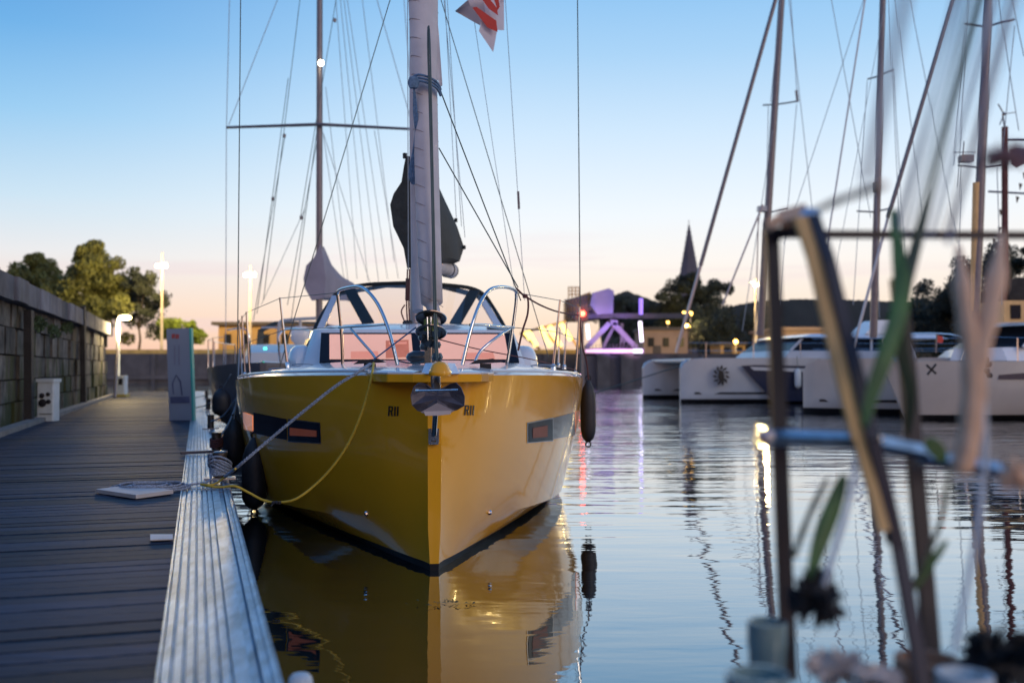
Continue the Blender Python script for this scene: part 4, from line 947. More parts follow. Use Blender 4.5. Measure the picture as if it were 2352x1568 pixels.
# white board
bo = thing('board', PG(315, 1135, ZD), 'flat white square board lying beside the rope coil', 'board')
b = MB(); q = [PG(220, 1133, ZD), PG(312, 1147, ZD), PG(398, 1135, ZD), PG(300, 1123, ZD)]; b.prism([p + V((0, 0, .006)) for p in q], (0, 0, .028)); o = b.build('panel', mat('board_white', (.55, .54, .54), .6, var=.1), bo)
b = MB(); b.prism([lerp(p, sum(q, V()) / 4, .08) + V((0, 0, .002)) for p in q], (0, 0, .006)); b.build('underside', 'steel', bo)
b = MB(); q = [PG(345, 1233, ZD), PG(397, 1233, ZD), PG(397, 1244, ZD), PG(345, 1246, ZD)]; b.prism([p + V((0, 0, .012)) for p in q], (0, 0, .005)); tag(b.build('tape_label', mat('paper', (.75, .66, .6), .6)), 'small pale strip of tape stuck to the deck beside the metal edge', 'tape')
b = MB(); random.seed(5)
for _ in range(70):
    p = D(random.uniform(1.5, 14), random.uniform(.5, 2.9), ZD + .003); a_ = random.uniform(0, 6.3); q = random.uniform(.006, .022)
    b.ngon([p, p + V((math.cos(a_) * q, math.sin(a_) * q, .003)), p + V((math.cos(a_ + .9) * q * 1.4, math.sin(a_ + .9) * q * 1.4, .004)), p + V((math.cos(a_ + 1.4) * q * .6, math.sin(a_ + 1.4) * q * .6, .001))])
tag(b.build('deck_litter', mat('dry_litter', (.16, .14, .11), .9, var=.5)), 'scattered dry crumbs and leaf bits on the decking', 'litter', kind='stuff')
# stay-rope knot beside far ring + second cleat with arm
def cleat(x, y, label, h=.2, bar=True, grp='mooring bollards along the pontoon edge'):
    c = PG(x, y, ZD); t = thing('bollard', c, label, 'bollard', grp)
    b = MB(); b.lathe(c, [(.05, 0), (.05, h), (.058, h + .005), (.058, h + .02)], 14); b.build('post', 'bronze', t, True)
    b = MB(); b.box(c + V((0, 0, .008)), .24, .14, .016, NN, U); b.build('base_plate', 'steel', t)
    return c
c2 = cleat(497, 1038, 'second bollard, wound with orange-brown rope, behind the first')
b = MB(); turns(b, c2, .06, .16, .062, 4, .012, .02); tag(b.build('mooring_line', 'ropebrown', None, True), 'brown rope turns round the second bollard', 'rope')
b = MB(); b.beam(PG(415, 1040, ZD + .03), PG(505, 1036, ZD + .03), .03, .03, side=V((0, 0, 1))); tag(b.build('metal_bar', 'darkmast'), 'dark flat metal bar lying across the metal edge strip', 'bar')
c3 = cleat(484, 985, 'third bollard along the pontoon edge', .2)
c4 = cleat(478, 940, 'fourth bollard, beside the banner sign', .22); c5 = cleat(474, 915, 'farthest bollard on the pontoon edge', .22)
for (p, q, lb) in ((c3, P(553, 900, 11.9), 'rope rising from the third bollard to the yellow hull'), (c4, P(530, 860, 19.5), 'rope from the fourth bollard to the grey yacht'), (c2, P(556, 890, 11.9), 'rope rising from the second bollard to the yellow hull')):
    rope('mooring_line', [V(p) + V((0, 0, .12)), lerp(V(p), q, .5) + V((0, 0, -.03)), q], .010, 'halyard', lb)
for (p, lb) in ((c4, 'dark slack cord on the decking near the fourth bollard'), (c5, 'dark slack cord on the decking near the farthest bollard')):
    rope('mooring_line', [p + V((0, 0, .1)), p + V((-.3, -.2, .03)), p + V((-.6, -.1, .012))], .012, 'wire', lb)
# white stub at the near edge
c = PG(688, 1600, .5) ; c = V((c.x, c.y, .36)); t = thing('pile_cap', c, 'pale rounded pile cap poking up at the near pontoon edge', 'pile')
b = MB(); c0 = P(690, 1556, 3.15); b.lathe(V((c0.x, c0.y, -.4)), [(.04, 0), (.04, c0.z + .4 - .02), (.036, c0.z + .4), (.026, c0.z + .412), (.01, c0.z + .416)], 16); b.build('cap', 'boxwhite', t, True)
b = MB(); b.box(V((c0.x - .05, c0.y, c0.z - .05)), .12, .02, .03); b.build('bracket', 'terracotta', t)

# banner sign
sg = thing('banner_sign', PG(413, 962, ZD), 'tall narrow grey banner sign with red letters and a sailing boat picture', 'sign')
g0 = PG(390, 965, ZD); dS = g0.y
def SP(x, y, o=0): p = P(x, y, dS); return p + V((0, -o, 0))
b = MB(); b.loft([[SP(389, 966), SP(441, 966), SP(441, 966) + V((0, .12, 0)), SP(389, 966) + V((0, .12, 0))], [SP(382, 755), SP(434, 753), SP(434, 753) + V((0, .12, 0)), SP(382, 755) + V((0, .12, 0))]]); b.build('board', 'sign', sg)
b = MB(); b.prism([SP(441, 966) + V((.004, .0, 0)), SP(434, 753) + V((.004, .0, 0)), SP(436, 753) + V((.02, .0, 0)), SP(443, 966) + V((.02, .0, 0))], (0, .12, 0)); b.build('edge_strip', 'teal', sg)
def sprint(polys, name, m_, o=.006):
    b = MB()
    for q in polys: b.prism([SP(x, y, o) for x, y in q], (0, .003, 0))
    return b.build(name, m_, sg)
sprint([[(395, 767), (398, 767), (398, 777), (395, 777)], [(398, 767), (402, 767), (402, 769), (398, 769)], [(400, 768), (402, 768), (402, 772), (400, 772)], [(398, 771), (402, 771), (402, 773), (398, 773)], [(399, 773), (401, 773), (403, 777), (401, 777)],
        [(404, 767), (407, 768), (407, 777), (404, 777)], [(408, 767), (411, 768), (411, 777), (408, 777)]], 'lettering', 'red')
sprint([[(390 + i * 5 - .0, 792), (392 + i * 5, 792), (392.5 + i * 5, 838), (390.5 + i * 5, 838)] for i in (2, 4)], 'small_print', mat('grey_print', (.22, .21, .28), .6))
sprint([[(404, 860), (405.5, 861), (398, 880), (399.5, 905), (397.5, 905), (395, 880)], [(404, 860), (406, 861), (416, 875), (420, 908), (417, 908), (413, 878)]], 'sail_outline', 'signdark')
sprint([[(391, 911), (435, 910), (436, 925), (392, 926)]], 'hull_picture', 'signdark')
# power pedestals
pd = thing('power_pedestal', PG(105, 965, ZD), 'white service pedestal with dark sockets against the quay wall', 'pedestal', 'white power pedestals on the pontoon')
dP = PG(105, 967, ZD).y
def PP(x, y, o=0): return P(x, y, dP) + V((0, -o, 0))
b = MB(); a = PP(84, 876); c = PP(122, 967)
b.box(((a.x + c.x) / 2, dP + .13, (a.z + c.z) / 2), c.x - a.x, .26, a.z - c.z); o = b.build('cabinet', 'boxwhite', pd); mo = o.modifiers.new('bevel', 'BEVEL'); mo.width = .03; mo.segments = 3
b = MB(); b.box(((a.x + c.x) / 2, dP + .13, a.z + .02), c.x - a.x + .04, .30, .06); o = b.build('lid', 'boxwhite', pd); mo = o.modifiers.new('bevel', 'BEVEL'); mo.width = .025; mo.segments = 3
for (x, y, r) in ((97, 908, .045), (98, 925, .07), (111, 905, .035), (112, 922, .04)):
    b = MB(); b.lathe(PP(x, y, .0), [(r, .0), (r, .02), (r * .6, .03)], 12, axis=V((0, -1, 0))); b.build('socket', 'black', pd, True)
b = MB(); b.box(PP(105, 950), .22, .02, .015); b.build('hinge_line', 'steel', pd)
p2 = thing('power_pedestal', PG(272, 912, ZD), 'far cream service pedestal at the foot of the lit lamp', 'pedestal', 'white power pedestals on the pontoon')
d2 = PG(272, 911, ZD).y
b = MB(); a = P(262, 862, d2); c = P(286, 911, d2); b.box(((a.x + c.x) / 2, d2 + .15, (a.z + ZD) / 2), c.x - a.x, .3, a.z - ZD); o = b.build('cabinet', 'boxwhite', p2); mo = o.modifiers.new('bevel', 'BEVEL'); mo.width = .04; mo.segments = 3
b = MB(); b.box(P(277, 876, d2 - .01), .12, .02, .2); b.build('socket', 'black', p2)
b = MB(); b.box(((a.x + c.x) / 2, d2 + .15, ZD + .04), c.x - a.x + .08, .38, .08); b.build('base', mat('yellow_plinth', (.5, .38, .06), .6), p2)
b = MB(); b.box(P(268, 870, d2 + .1), .1, .02, .05); b.build('lid', 'boxwhite', p2)
lp = thing('dock_lamp', V((P(271, 905, d2 + .4).x, d2 + .4, ZD)), 'slim white dock lamp glowing warm at the end of the pontoon', 'lamp')
q0 = lp.location.copy(); qt = P(271, 738, d2 + .4); hdp = P(287, 729, d2 + .3)
b = MB(); b.tube([q0, qt], .06, 10); b.tube(spline([qt, qt + V((.03, 0, .10)), hdp], 5), .05, 8); b.build('pole', 'boxwhite', lp, True)
b = MB(); b.ball(hdp, .22, 12, sq=(1, .8, .42)); b.build('lamp_head', emis('dock_lamp_glow', (1, .78, .38), 9), lp, True)
l = point(hdp + V((.02, -.25, -.35)), 190, (1, .74, .36), .12); l.parent = lp; l.location = l.location - lp.location
b = MB(); b.tube([D(33.2, 2.7, ZD), D(34.5, 2.7, 2.3)], .05, 8); tag(b.build('guard_post', 'darkmast', None, True), 'thin dark leaning post behind the dock lamp', 'post')

# floating weed
b = MB(); c = PG(1035, 1386, .004)
for _ in range(46):
    p = c + V((random.gauss(0, .09), random.gauss(0, .035), random.uniform(0, .012))); a_ = random.uniform(0, 6.3); s = random.uniform(.01, .03)
    b.ngon([p, p + V((math.cos(a_) * s, math.sin(a_) * s, .004)), p + V((math.cos(a_ + .6) * s * 1.5, math.sin(a_ + .6) * s * 1.5, .006))])
tag(b.build('floating_weed', 'moss'), 'small raft of weed and twigs floating in front of the bow', 'weed')

# ================================================================== second yacht (grey) behind
def W2(a, r, z): return V((-5.1, 20.4, 0)) + V((-.12, .993, 0)) * a + V((.984, .18, 0)) * r + V((0, 0, z))
gy = thing('grey_yacht', W2(5, 0, 0), 'grey-hulled sailing yacht moored behind the yellow one, its mast light on', 'sailing yacht')
s2 = [0, .3, .8, 1.6, 2.8, 4.5, 7, 10, 12]; h2 = [.06, .35, .75, 1.2, 1.6, 1.85, 1.95, 1.9, 1.8]
hm = MB(); rg = hull_rings(W2, s2, h2, [v * .8 for v in h2], [.2] * 9, [1.55, 1.54, 1.52, 1.48, 1.42, 1.38, 1.34, 1.3, 1.3]); hm.quadgrid(rg); hm.ngon(rg[0]); hm.ngon(rg[-1]); hm.build('hull', 'greyhull', gy, True, angle=30)
b = MB(); b.quadgrid([[W2(a, u * h, 1.5 + .08 * (1 - u * u) - .02 * a) for u in (-1, -.5, 0, .5, 1)] for a, h in zip(s2, h2)]); b.build('deck', 'white', gy, True)
b = MB(); b.loft([[W2(3.6, r, z) for r, z in ((-1, 1.45), (-.8, 1.8), (.8, 1.8), (1, 1.45))], [W2(4.4, r, z) for r, z in ((-1.1, 1.45), (-.9, 2.0), (.9, 2.0), (1.1, 1.45))], [W2(8, r, z) for r, z in ((-1.2, 1.45), (-1, 2.1), (1, 2.1), (1.2, 1.45))]]); b.build('coachroof', 'hullwhite', gy, True)
b = MB(); b.quadgrid([[W2(8, r, z) for r, z in ((-1.2, 1.9), (-1.15, 2.5), (-.7, 2.75), (.7, 2.75), (1.15, 2.5), (1.2, 1.9))], [W2(9.4, r, z) for r, z in ((-1.2, 1.9), (-1.15, 2.5), (-.7, 2.75), (.7, 2.75), (1.15, 2.5), (1.2, 1.9))]]); b.build('spray_hood', 'dodgerpanel', gy, True)
md = 25.5; mA = P(733, 760, md); mB_ = P(735, -400, md + .4)
b = MB(); b.tube([mA - V((0, 0, .6)), mA, mB_], [.085, .088, .075], 12); b.build('mast', 'darkmast', gy, True)
b = MB(); sL = P(520, 293, md); sC = P(735, 286, md); sR = P(950, 297, md); b.tube([sL, sC, sR], [.035, .045, .035], 6); b.build('spreader', 'darkmast', gy, True)
b = MB(); b.ball(P(737, 145, md - .15), .075, 10); b.build('mast_light', 'lampwarm', gy, True)
b = MB(); b.tube(spline(PS([(738, 640, md), (770, 672, md + 1.8), (820, 690, md + 4)]), 4), .09, 10); b.build('boom', 'alumast', gy, True)
b = MB()
b.loft([ringpx([(735, 560), (722, 590), (703, 610), (697, 640), (700, 662), (716, 690), (745, 684), (748, 640), (742, 590)], md - .1), ringpx([(745, 568), (735, 600), (725, 625), (722, 650), (728, 672), (740, 690), (765, 684), (770, 640), (755, 600)], md + .6),
        ringpx([(765, 615), (755, 630), (750, 645), (750, 660), (755, 675), (765, 690), (800, 690), (805, 655), (785, 635)], md + 2), ringpx([(800, 648), (795, 655), (792, 662), (792, 670), (795, 680), (800, 690), (818, 690), (824, 668), (812, 650)], md + 3.6)])
b.build('sail_cover', 'greysail', gy, True, angle=60)
def gst(p, q, r=.010, mt='halyard', par=gy, name='stay', d=md):
    b = MB(); b.tube([P(p[0], p[1], p[2] if len(p) > 2 else d), P(q[0], q[1], q[2] if len(q) > 2 else d)], r, 5); b.build(name, mt, par, True)
gst((518, 860), (520, 293)); gst((520, 293), (528, -40)); gst((525, 288), (645, -20)); gst((950, 297), (925, -40)); gst((948, 290), (860, -20))
for (p, q) in (((590, 720), (662, 180)), ((605, 690), (690, -10)), ((582, 735), (655, 310)), ((660, 700), (727, 330)), ((668, 740), (728, 300)), ((690, 500), (775, -20))): gst((*p, md - 2), (*q, md - .5), .009, 'wire')
for (x, y) in ((653, 312), (627, 457), (769, 47), (692, 500)):
    b = MB(); b.ball(P(x, y, md - 1), .045, 8, sq=(1, 1, 1.5)); b.build('rigging_block', 'darkmast', gy, True)
for (p, q) in (((790, 640), (742, 305)), ((800, 650), (748, 200)), ((820, 640), (770, -20)), ((845, 645), (780, -20)), ((870, 650), (790, 0)), ((890, 640), (795, -20)), ((850, 650), (744, 310)), ((915, 640), (860, 300)), ((600, 700), (700, 480)), ((905, 600), (830, -20))):
    gst((*p, md + 9), (*q, md + 3), .009)
b = MB()
for r in (-1, 1):
    b.tube(spline([W2(.3, r * .3, 1.55), W2(.2, r * .35, 2.2), W2(1.2, r * .9, 2.25)], 5), .018, 6)
    for a in (2, 3.6, 5.4, 7.2, 9): b.tube([W2(a, r * itp(s2, h2, a), 1.42), W2(a, r * itp(s2, h2, a), 2.1)], .016, 6)
    b.tube([W2(a, r * itp(s2, h2, a), 2.1) for a in (1.2, 2, 3.6, 5.4, 7.2, 9)], .008, 5)
b.build('guard_rail', 'chrome', gy, True)
# white arch/bimini frames visible left of the spray hood
b = MB(); b.tube(spline(PS([(640, 800, 27), (642, 745, 27), (660, 735, 27), (740, 730, 27)]), 4), .05, 6); b.tube(PS([(600, 752, 27), (720, 752, 27)]), .03, 6); b.tube(PS([(690, 735, 27), (690, 790, 27)]), .04, 6); b.build('stern_arch', 'hullwhite', gy, True)
b = MB(); b.ball(P(690, 770, 26.6), .28, 12, sq=(1, .6, 1)); b.build('liferaft', 'white', gy, True)
for x, y in ((608, 838), (645, 842), (610, 795)):
    p = P(x, y, 22); 
# green glinting instruments
M['green'] = emis('green_light', (.1, .9, .65), 1.6)
for q in ((607, 837, .035), (643, 837, .03), (609, 800, .045)):
    b = MB(); b.ball(P(q[0], q[1], 21.8), q[2], 8); b.build('navigation_light', 'green', gy, True)

# ================================================================== catamarans on the right
def catamaran(name, bowB, axis, sep, length, hh, beam, label, hullm='hullwhite', mastpx=None, masttop=None, zmast=18, stripe='boot', cab=(3.2, 9, 1.5, 3.1), mastr=.12, mastm='darkmast'):
    ax = V(axis).normalized(); side = V((ax.y, -ax.x, 0))
    if side.y < 0: side = -side       # away from camera
    B = V(bowB)
    fr = lambda off: (lambda a, r, z: B - ax * a + side * (off + r) + V((0, 0, z)))
    t = thing(name, B - ax * length / 2 + side * sep / 2, label, 'catamaran', 'catamarans moored on the right')
    s3 = [0, .12, .4, 1.0, 2.2, 4, 7, length * .85, length]; h3 = [.10, .24, .38, .52, beam * .85, beam, beam, beam, beam * .9]
    for off in (0, sep):
        f = fr(off); m_ = MB(); zs_ = [hh - .42, hh - .18, hh - .05, hh, hh, hh, hh * .98, hh * .9, .7]
        rg = hull_rings(f, s3, h3, [v * .75 for v in h3], [.25] * 9, zs_, boot=.16); m_.quadgrid(rg)
        nr = len(rg[0]) - 1
        for i in range(len(s3) - 1):
            for j in range(nr):
                if 6 <= j <= nr - 7: m_.m[i * nr + j] = 1
        m_.ngon(rg[0]); m_.ngon(rg[-1]); m_.ngon([rg[k][0] for k in range(len(rg))] + [rg[k][-1] for k in reversed(range(len(rg)))])
        ho = m_.build('hull', [hullm, stripe], t, True, angle=30)
        q = MB(); q.quadgrid([[f(.5 + (length - 2) * k / 8, -itp(s3, h3, .5 + (length - 2) * k / 8) * (.80 if zz < .5 else .84) - .012, zz) for k in range(9)] for zz in (.36, .44)]); q.build('hull_line', stripe, ho)
        q = MB(); a0 = length * .38; a1 = length * .62
        q.quadgrid([[f(lerp(a0, a1, k / 5), -beam * .975 - .012, zz) for k in range(6)] for zz in (hh * .6, hh * .78)]); q.build('hull_window', 'darkglass', ho)
    # bridge deck
    f = fr(0); b = MB(); b.loft([[f(cab[0] - .8, r, z) for r, z in ((0, .9), (0, hh + .03), (sep, hh + .03), (sep, .9))], [f(length - .6, r, z) for r, z in ((0, .9), (0, hh * .98), (sep, hh * .98), (sep, .9))]]); b.build('bridge_deck', hullm, t)
    b = MB(); b.quadgrid([[f(.6, r, hh - .12) for r in (0, sep)], [f(cab[0] - .8, r, hh - .1) for r in (0, sep)]]); b.build('trampoline', 'black', t)
    b = MB(); b.tube([f(.5, 0, hh - .1), f(.5, sep, hh - .1)], .09, 8); b.build('crossbeam', 'alumast', t, True)
    c0, c1, z0, z1 = cab; zc0 = hh
    ring = lambda a, z, k: [f(a, .1 + k, z), f(a, sep - .1 - k, z)]
    b = MB(); b.loft([[f(c0, .0, zc0), f(c1, .0, zc0), f(c1, sep, zc0), f(c0, sep, zc0)], [f(c0 + .35, .15, zc0 + .32), f(c1, .15, zc0 + .32), f(c1, sep - .15, zc0 + .32), f(c0 + .35, sep - .15, zc0 + .32)]]); cb = b.build('cabin', hullm, t)
    b = MB(); b.loft([[f(c0 + .36, .17, zc0 + .31), f(c1 - .1, .17, zc0 + .31), f(c1 - .1, sep - .17, zc0 + .31), f(c0 + .36, sep - .17, zc0 + .31)], [f(c0 + 1.0, .45, z1 - .2), f(c1 - .2, .45, z1 - .2), f(c1 - .2, sep - .45, z1 - .2), f(c0 + 1.0, sep - .45, z1 - .2)]]); b.build('cabin_window', 'darkglass', cb)
    for k in (0, .33, .66, 1):
        b = MB(); b.beam(f(lerp(c0 + .36, c1 - .1, k), .14, zc0 + .31), f(lerp(c0 + 1.0, c1 - .2, k), .42, z1 - .2), .09, .06); b.build('window_pillar', hullm, cb)
    b = MB(); b.loft([[f(c0 + .85, .2, z1 - .15), f(c1 + 1.6, .2, z1 - .2), f(c1 + 1.6, sep - .2, z1 - .2), f(c0 + .85, sep - .2, z1 - .15)], [f(c0 + 1.5, .6, z1), f(c1 + 1.2, .6, z1), f(c1 + 1.2, sep - .6, z1), f(c0 + 1.5, sep - .6, z1)]]); rf = b.build('roof', 'white', cb); mo = rf.modifiers.new('bevel', 'BEVEL'); mo.width = .05; mo.segments = 2
    b = MB(); b.loft([[f(c1 - 2.0, .5, z1), f(c1 - .6, .5, z1), f(c1 - .6, 2.2, z1), f(c1 - 2.0, 2.2, z1)], [f(c1 - 1.3, .7, z1 + .6), f(c1 - .7, .7, z1 + .6), f(c1 - .7, 2.0, z1 + .6), f(c1 - 1.3, 2.0, z1 + .6)]]); b.build('helm_station', 'white', cb)
    b = MB()
    for a in (1, 3, 5, 7, 9): b.tube([f(a, -.3, hh), f(a, -.3, hh + .62)], .014, 5)
    for zz in (.3, .62): b.tube([f(.3, -.2, hh + zz), f(length - 1.5, -.3, hh + zz)], .008, 5)
    b.build('guard_rail', 'chrome', t, True)
    return t, f
dB = 40.5; Bp = P(1562, 900, dB); Bp.z = 0
cat1, f1 = catamaran('catamaran', Bp, (-5.8, -.72, 0), 6.0, 13.5, 1.82, .75, 'first white catamaran with a dark emblem on its bow, left of the others', cab=(4.4, 10.2, 2, 2.85))
# emblem on the near hull (abstract wind-rose of dark petals)
eb = MB()
def onh(px, py, o=.03):
    p0 = f1(1, -.76, 0); nr_ = (f1(8, -.76, 0) - p0).cross(V((0, 0, 1))).normalized(); nr_ = nr_ if nr_.y < 0 else -nr_
    d = (P(px, py, 10) - CAMP).normalized(); return CAMP + d * ((p0 + nr_ * o - CAMP).dot(nr_) / d.dot(nr_))
for k in range(11):
    a_ = 2 * math.pi * k / 11; c = (1657 + 9 * math.cos(a_), 862 + 12 * math.sin(a_)); e = (1657 + 20 * math.cos(a_ + .25), 862 + 24 * math.sin(a_ + .25)); n_ = (-math.sin(a_) * 3.2, math.cos(a_) * 3.2)
    eb.prism([onh(c[0], c[1]), onh((c[0] + e[0]) / 2 + n_[0], (c[1] + e[1]) / 2 + n_[1]), onh(*e), onh((c[0] + e[0]) / 2 - n_[0], (c[1] + e[1]) / 2 - n_[1])], (0, .1, 0))
eb.prism([onh(1652, 850), onh(1662, 852), onh(1664, 874), onh(1655, 878), onh(1650, 866)], (0, .1, 0))

em = eb.build('bow_emblem', 'letter', cat1)
b = MB(); b.prism([onh(1703, 840), onh(1735, 838), onh(1960, 842), onh(1960, 921), onh(1778, 921)], (0, .05, 0)); b.build('dark_side_panel', 'navy', cat1)
b = MB(); b.prism([onh(1722, 842, .09), onh(1960, 850, .09), onh(1960, 858, .09), onh(1732, 850, .09)], (0, .05, 0)); b.build('rubbing_strake', 'hullwhite', cat1)
for k, (a, h_) in enumerate(((4.6, .34), (7.2, .3), (9.6, .36))):
    p = f1(a, -.95, 1.5); t = thing('fender', p - V((0, 0, .9)), ('blue-white fender nearest the emblem on the first catamaran', 'middle fender on the side of the first catamaran', 'rear fender on the side of the first catamaran')[k], 'fender', 'pale fenders on the first catamaran')
    b = MB(); b.lathe(p - V((0, 0, .9)), [(.03, 0), (.1, .05), (.13, .15), (.13, .6), (.1, .72), (.03, .8)], 12); b.build('body', 'boxwhite', t, True); b = MB(); b.tube([p - V((0, 0, .12)), p + V((0, .1, .4))], .012, 5); b.build('lanyard', 'wire', t)
rope('mooring_line', [f1(.3, 0, 1.6), f1(-1.5, 1.5, .9), f1(-3.5, 3.5, .1)], .025, 'wire', 'slack mooring line dropping from the bow of the first catamaran')
dB2 = 32; Bp = P(1845, 930, dB2); Bp.z = 0
cat2, f2 = catamaran('catamaran', Bp, (-5.8, 1.9, 0), 5.6, 11, 1.72, .7, 'second pale catamaran, partly hidden behind the folding stand', hullm='hullcream', cab=(4.4, 8.6, 2, 2.6))
# yacht 3 : monohull with raked bow
def W3(a, r, z): return B3 + V((.95, .31, 0)).normalized() * a + V((-.31, .95, 0)).normalized() * r + V((0, 0, z))
B3 = P(2052, 940, 27.5); B3.z = 0
y3 = thing('cruising_yacht', W3(5, 0, 0), 'cream cruising yacht with navy stripe and long cabin at the right edge', 'sailing yacht')
s4 = [0, .3, 1, 2, 3.5, 5, 8, 11, 13]; h4 = [.05, .3, .7, 1.15, 1.6, 1.9, 2.1, 2.0, 1.9]
hm = MB(); zz4 = [1.6, 1.6, 1.62, 1.62, 1.6, 1.58, 1.55, 1.5, 1.5]
rg = []
for i, a in enumerate(s4):
    side = []
    for t_ in (0, .2, .4, .6, .8, 1): z = lerp(zz4[i], .14, t_); side.append((h4[i] * (1 - .3 * t_ ** 2), z, a + (0.1 + 1.0 * t_ * 0) * 0))
    side += [(h4[i] * .6, .0, a), (0, -.3, a)]
    sh = lambda z: max(0, (1.6 - z)) * .55 * max(0, 1 - a / 5)
    rg.append([W3(a_ - 0 + sh(z) - .45 * max(0, 1 - a / 5), r, z) for r, z, a_ in side] + [W3(a_ + sh(z) - .45 * max(0, 1 - a / 5), -r, z) for r, z, a_ in reversed(side[:-1])])
hm.quadgrid(rg); nr = len(rg[0]) - 1
for i in range(len(s4) - 1):
    for j in range(nr):
        if 5 <= j <= nr - 6: hm.m[i * nr + j] = 1
hm.ngon(rg[0]); hm.ngon(rg[-1]); h3o = hm.build('hull', ['hullcream', 'boot'], y3, True, angle=30)
b = MB(); b.quadgrid([[W3(a, -itp(s4, h4, a) * 1.0 - .01, z) for a in (2.4, 3.5, 5, 8, 11, 12.6)] for z in (1.12, 1.3)]); b.build('navy_stripe', 'navy', h3o)
b = MB(); b.quadgrid([[W3(a, r * itp(s4, h4, a), itp(s4, zz4, a) + .01) for r in (-1, 0, 1)] for a in s4]); b.build('deck', 'white', y3)
b = MB(); b.loft([[W3(2.9, r, z) for r, z in ((-1.1, 1.6), (-.9, 2.0), (.9, 2.0), (1.1, 1.6))], [W3(11.5, r, z) for r, z in ((-1.5, 1.6), (-1.3, 2.05), (1.3, 2.05), (1.5, 1.6))]]); cb3 = b.build('coachroof', 'white', y3)
b = MB(); b.loft([[W3(3.4, -1.05, 2.0), W3(11, -1.3, 2.0), W3(11, 1.3, 2.0), W3(3.4, 1.05, 2.0)], [W3(4.3, -.95, 2.62), W3(11, -1.15, 2.66), W3(11, 1.15, 2.66), W3(4.3, .95, 2.62)]]); b.build('cabin_window', 'darkglass', cb3)
for a, a2 in ((3.4, 4.3), (6, 6.2), (8.4, 8.5)):
    b = MB(); b.beam(W3(a, -1.12 - .02 * a, 2.0), W3(a2, -1.02 - .02 * a, 2.63), .14, .06); b.build('window_pillar', 'white', cb3)
b = MB(); b.loft([[W3(3.7, -1.15, 2.62), W3(11.8, -1.4, 2.68), W3(11.8, 1.4, 2.68), W3(3.7, 1.15, 2.62)], [W3(4.6, -.8, 2.75), W3(11.6, -1.1, 2.95), W3(11.6, 1.1, 2.95), W3(4.6, .8, 2.75)]]); rf = b.build('roof', 'white', cb3)
b = MB(); b.tube(spline([W3(.2, .1, 1.62), W3(-.1, .15, 2.3), W3(1.5, -.9, 2.3), W3(1.5, -.9, 1.62)], 5), .02, 6)
for a in (3, 5, 7, 9): b.tube([W3(a, -itp(s4, h4, a) + .1, 1.6), W3(a, -itp(s4, h4, a) + .1, 2.25)], .016, 5)
b.tube([W3(1.5, -.8, 2.3), W3(3, -1.4, 2.25), W3(5, -1.8, 2.25), W3(9, -2, 2.25)], .008, 5); b.build('guard_rail', 'chrome', y3, True)
b = MB(); b.beam(P(2128, 838, 26), P(2150, 858, 26), .05, .05); b.beam(P(2150, 836, 26), P(2130, 860, 26), .05, .05); b.build('anchor_bracket', 'black', y3)
b = MB()
for q in ((2275, 820), (2281, 832), (2277, 846), (2284, 856)): b.ball(P(q[0] - 12, q[1] + 5, 25.6), .09, 8, jit=.2)
b.build('coiled_lines', 'black', y3, True)
rope('mooring_line', [W3(2.8, -1.2, 1.15), W3(5, -2.1, .6), W3(9, -2.3, .45)], .02, 'wire', 'dark slack line hanging along the cream yacht hull')
t = thing('small_flag', P(2155, 800, 26), 'small dark red flag on the bow rail of the cream yacht', 'flag'); b = MB(); b.quadgrid([[P(2152, 770 + k * 8, 26), P(2164 + (k % 2) * 3, 772 + k * 8, 26.1)] for k in range(3)]); b.build('cloth', 'red', t); b = MB(); b.tube([P(2152, 766, 26), P(2150, 810, 26)], .02, 6); b.build('staff', 'darkmast', t, True)

# masts
def mastline(par, p0, p1, d, r0, r1, mt='darkmast', name='mast'):
    b = MB(); b.tube([P(*p0, d), P(*p1, d)], [r0, r1], 10); return b.build(name, mt, par, True)
dm = 42.5
mastline(cat1, (1746, 770), (1803, -120), dm, .17, .13)
def spr(par, pts, d, r=.035):
    b = MB(); b.tube(PS([(x, y, d) for x, y in pts]), r, 5); b.build('spreader', 'darkmast', par, True)
spr(cat1, [(1752, 242), (1786, 240), (1832, 233)], dm); b = MB(); b.tube(PS([(1832, 234, dm), (1829, 208, dm)]), .06, 6); b.build('aerial', 'darkmast', cat1, True)
b = MB(); b.box(P(1750, 480, dm - .2), .38, .3, .22); b.build('radar_dome', 'hullwhite', cat1)
spr(cat1, [(1745, 486), (1772, 487), (1810, 480)], dm)
gst((1553, 810), (1787, -20), .07, 'alumast', cat1, 'furled_genoa', 41); b = MB(); b.tube(PS([(1609, 610, 41), (1787, -20, 41)]), .085, 8); b.build('sail_uv_strip', 'darkmast', cat1, True)
gst((1735, 770), (1742, 500), .03, 'alumast', cat1, 'stay', 42); gst((1660, 700), (1752, 470), .04, 'alumast', cat1, 'stay', 42)
for (p, q) in (((1705, 760), (1775, 300)), ((1790, 700), (1830, 240)), ((1890, 700), (1810, -20)), ((1760, 480), (1765, 240)), ((1770, 236), (1795, -20)), ((1832, 236), (1815, -20))): gst(p, q, .016, 'halyard', cat1, 'stay', 42)
dm2 = 33.5
mastline(cat2, (2006, 775), (2031, -120), dm2, .125, .10)
spr(cat2, [(1993, 182), (2018, 176), (2052, 160)], dm2, .03); spr(cat2, [(1968, 485), (2005, 487), (2050, 478)], dm2, .03)
b = MB(); b.box(P(2010, 430, dm2 - .15), .12, .15, .3); b.build('mast_cleat', 'black', cat2)
gst((1880, 690), (1990, -20), .03, 'hullwhite', cat2, 'stay', 33); gst((1915, 640), (2035, 0), .010, 'halyard', cat2, 'stay', 33)
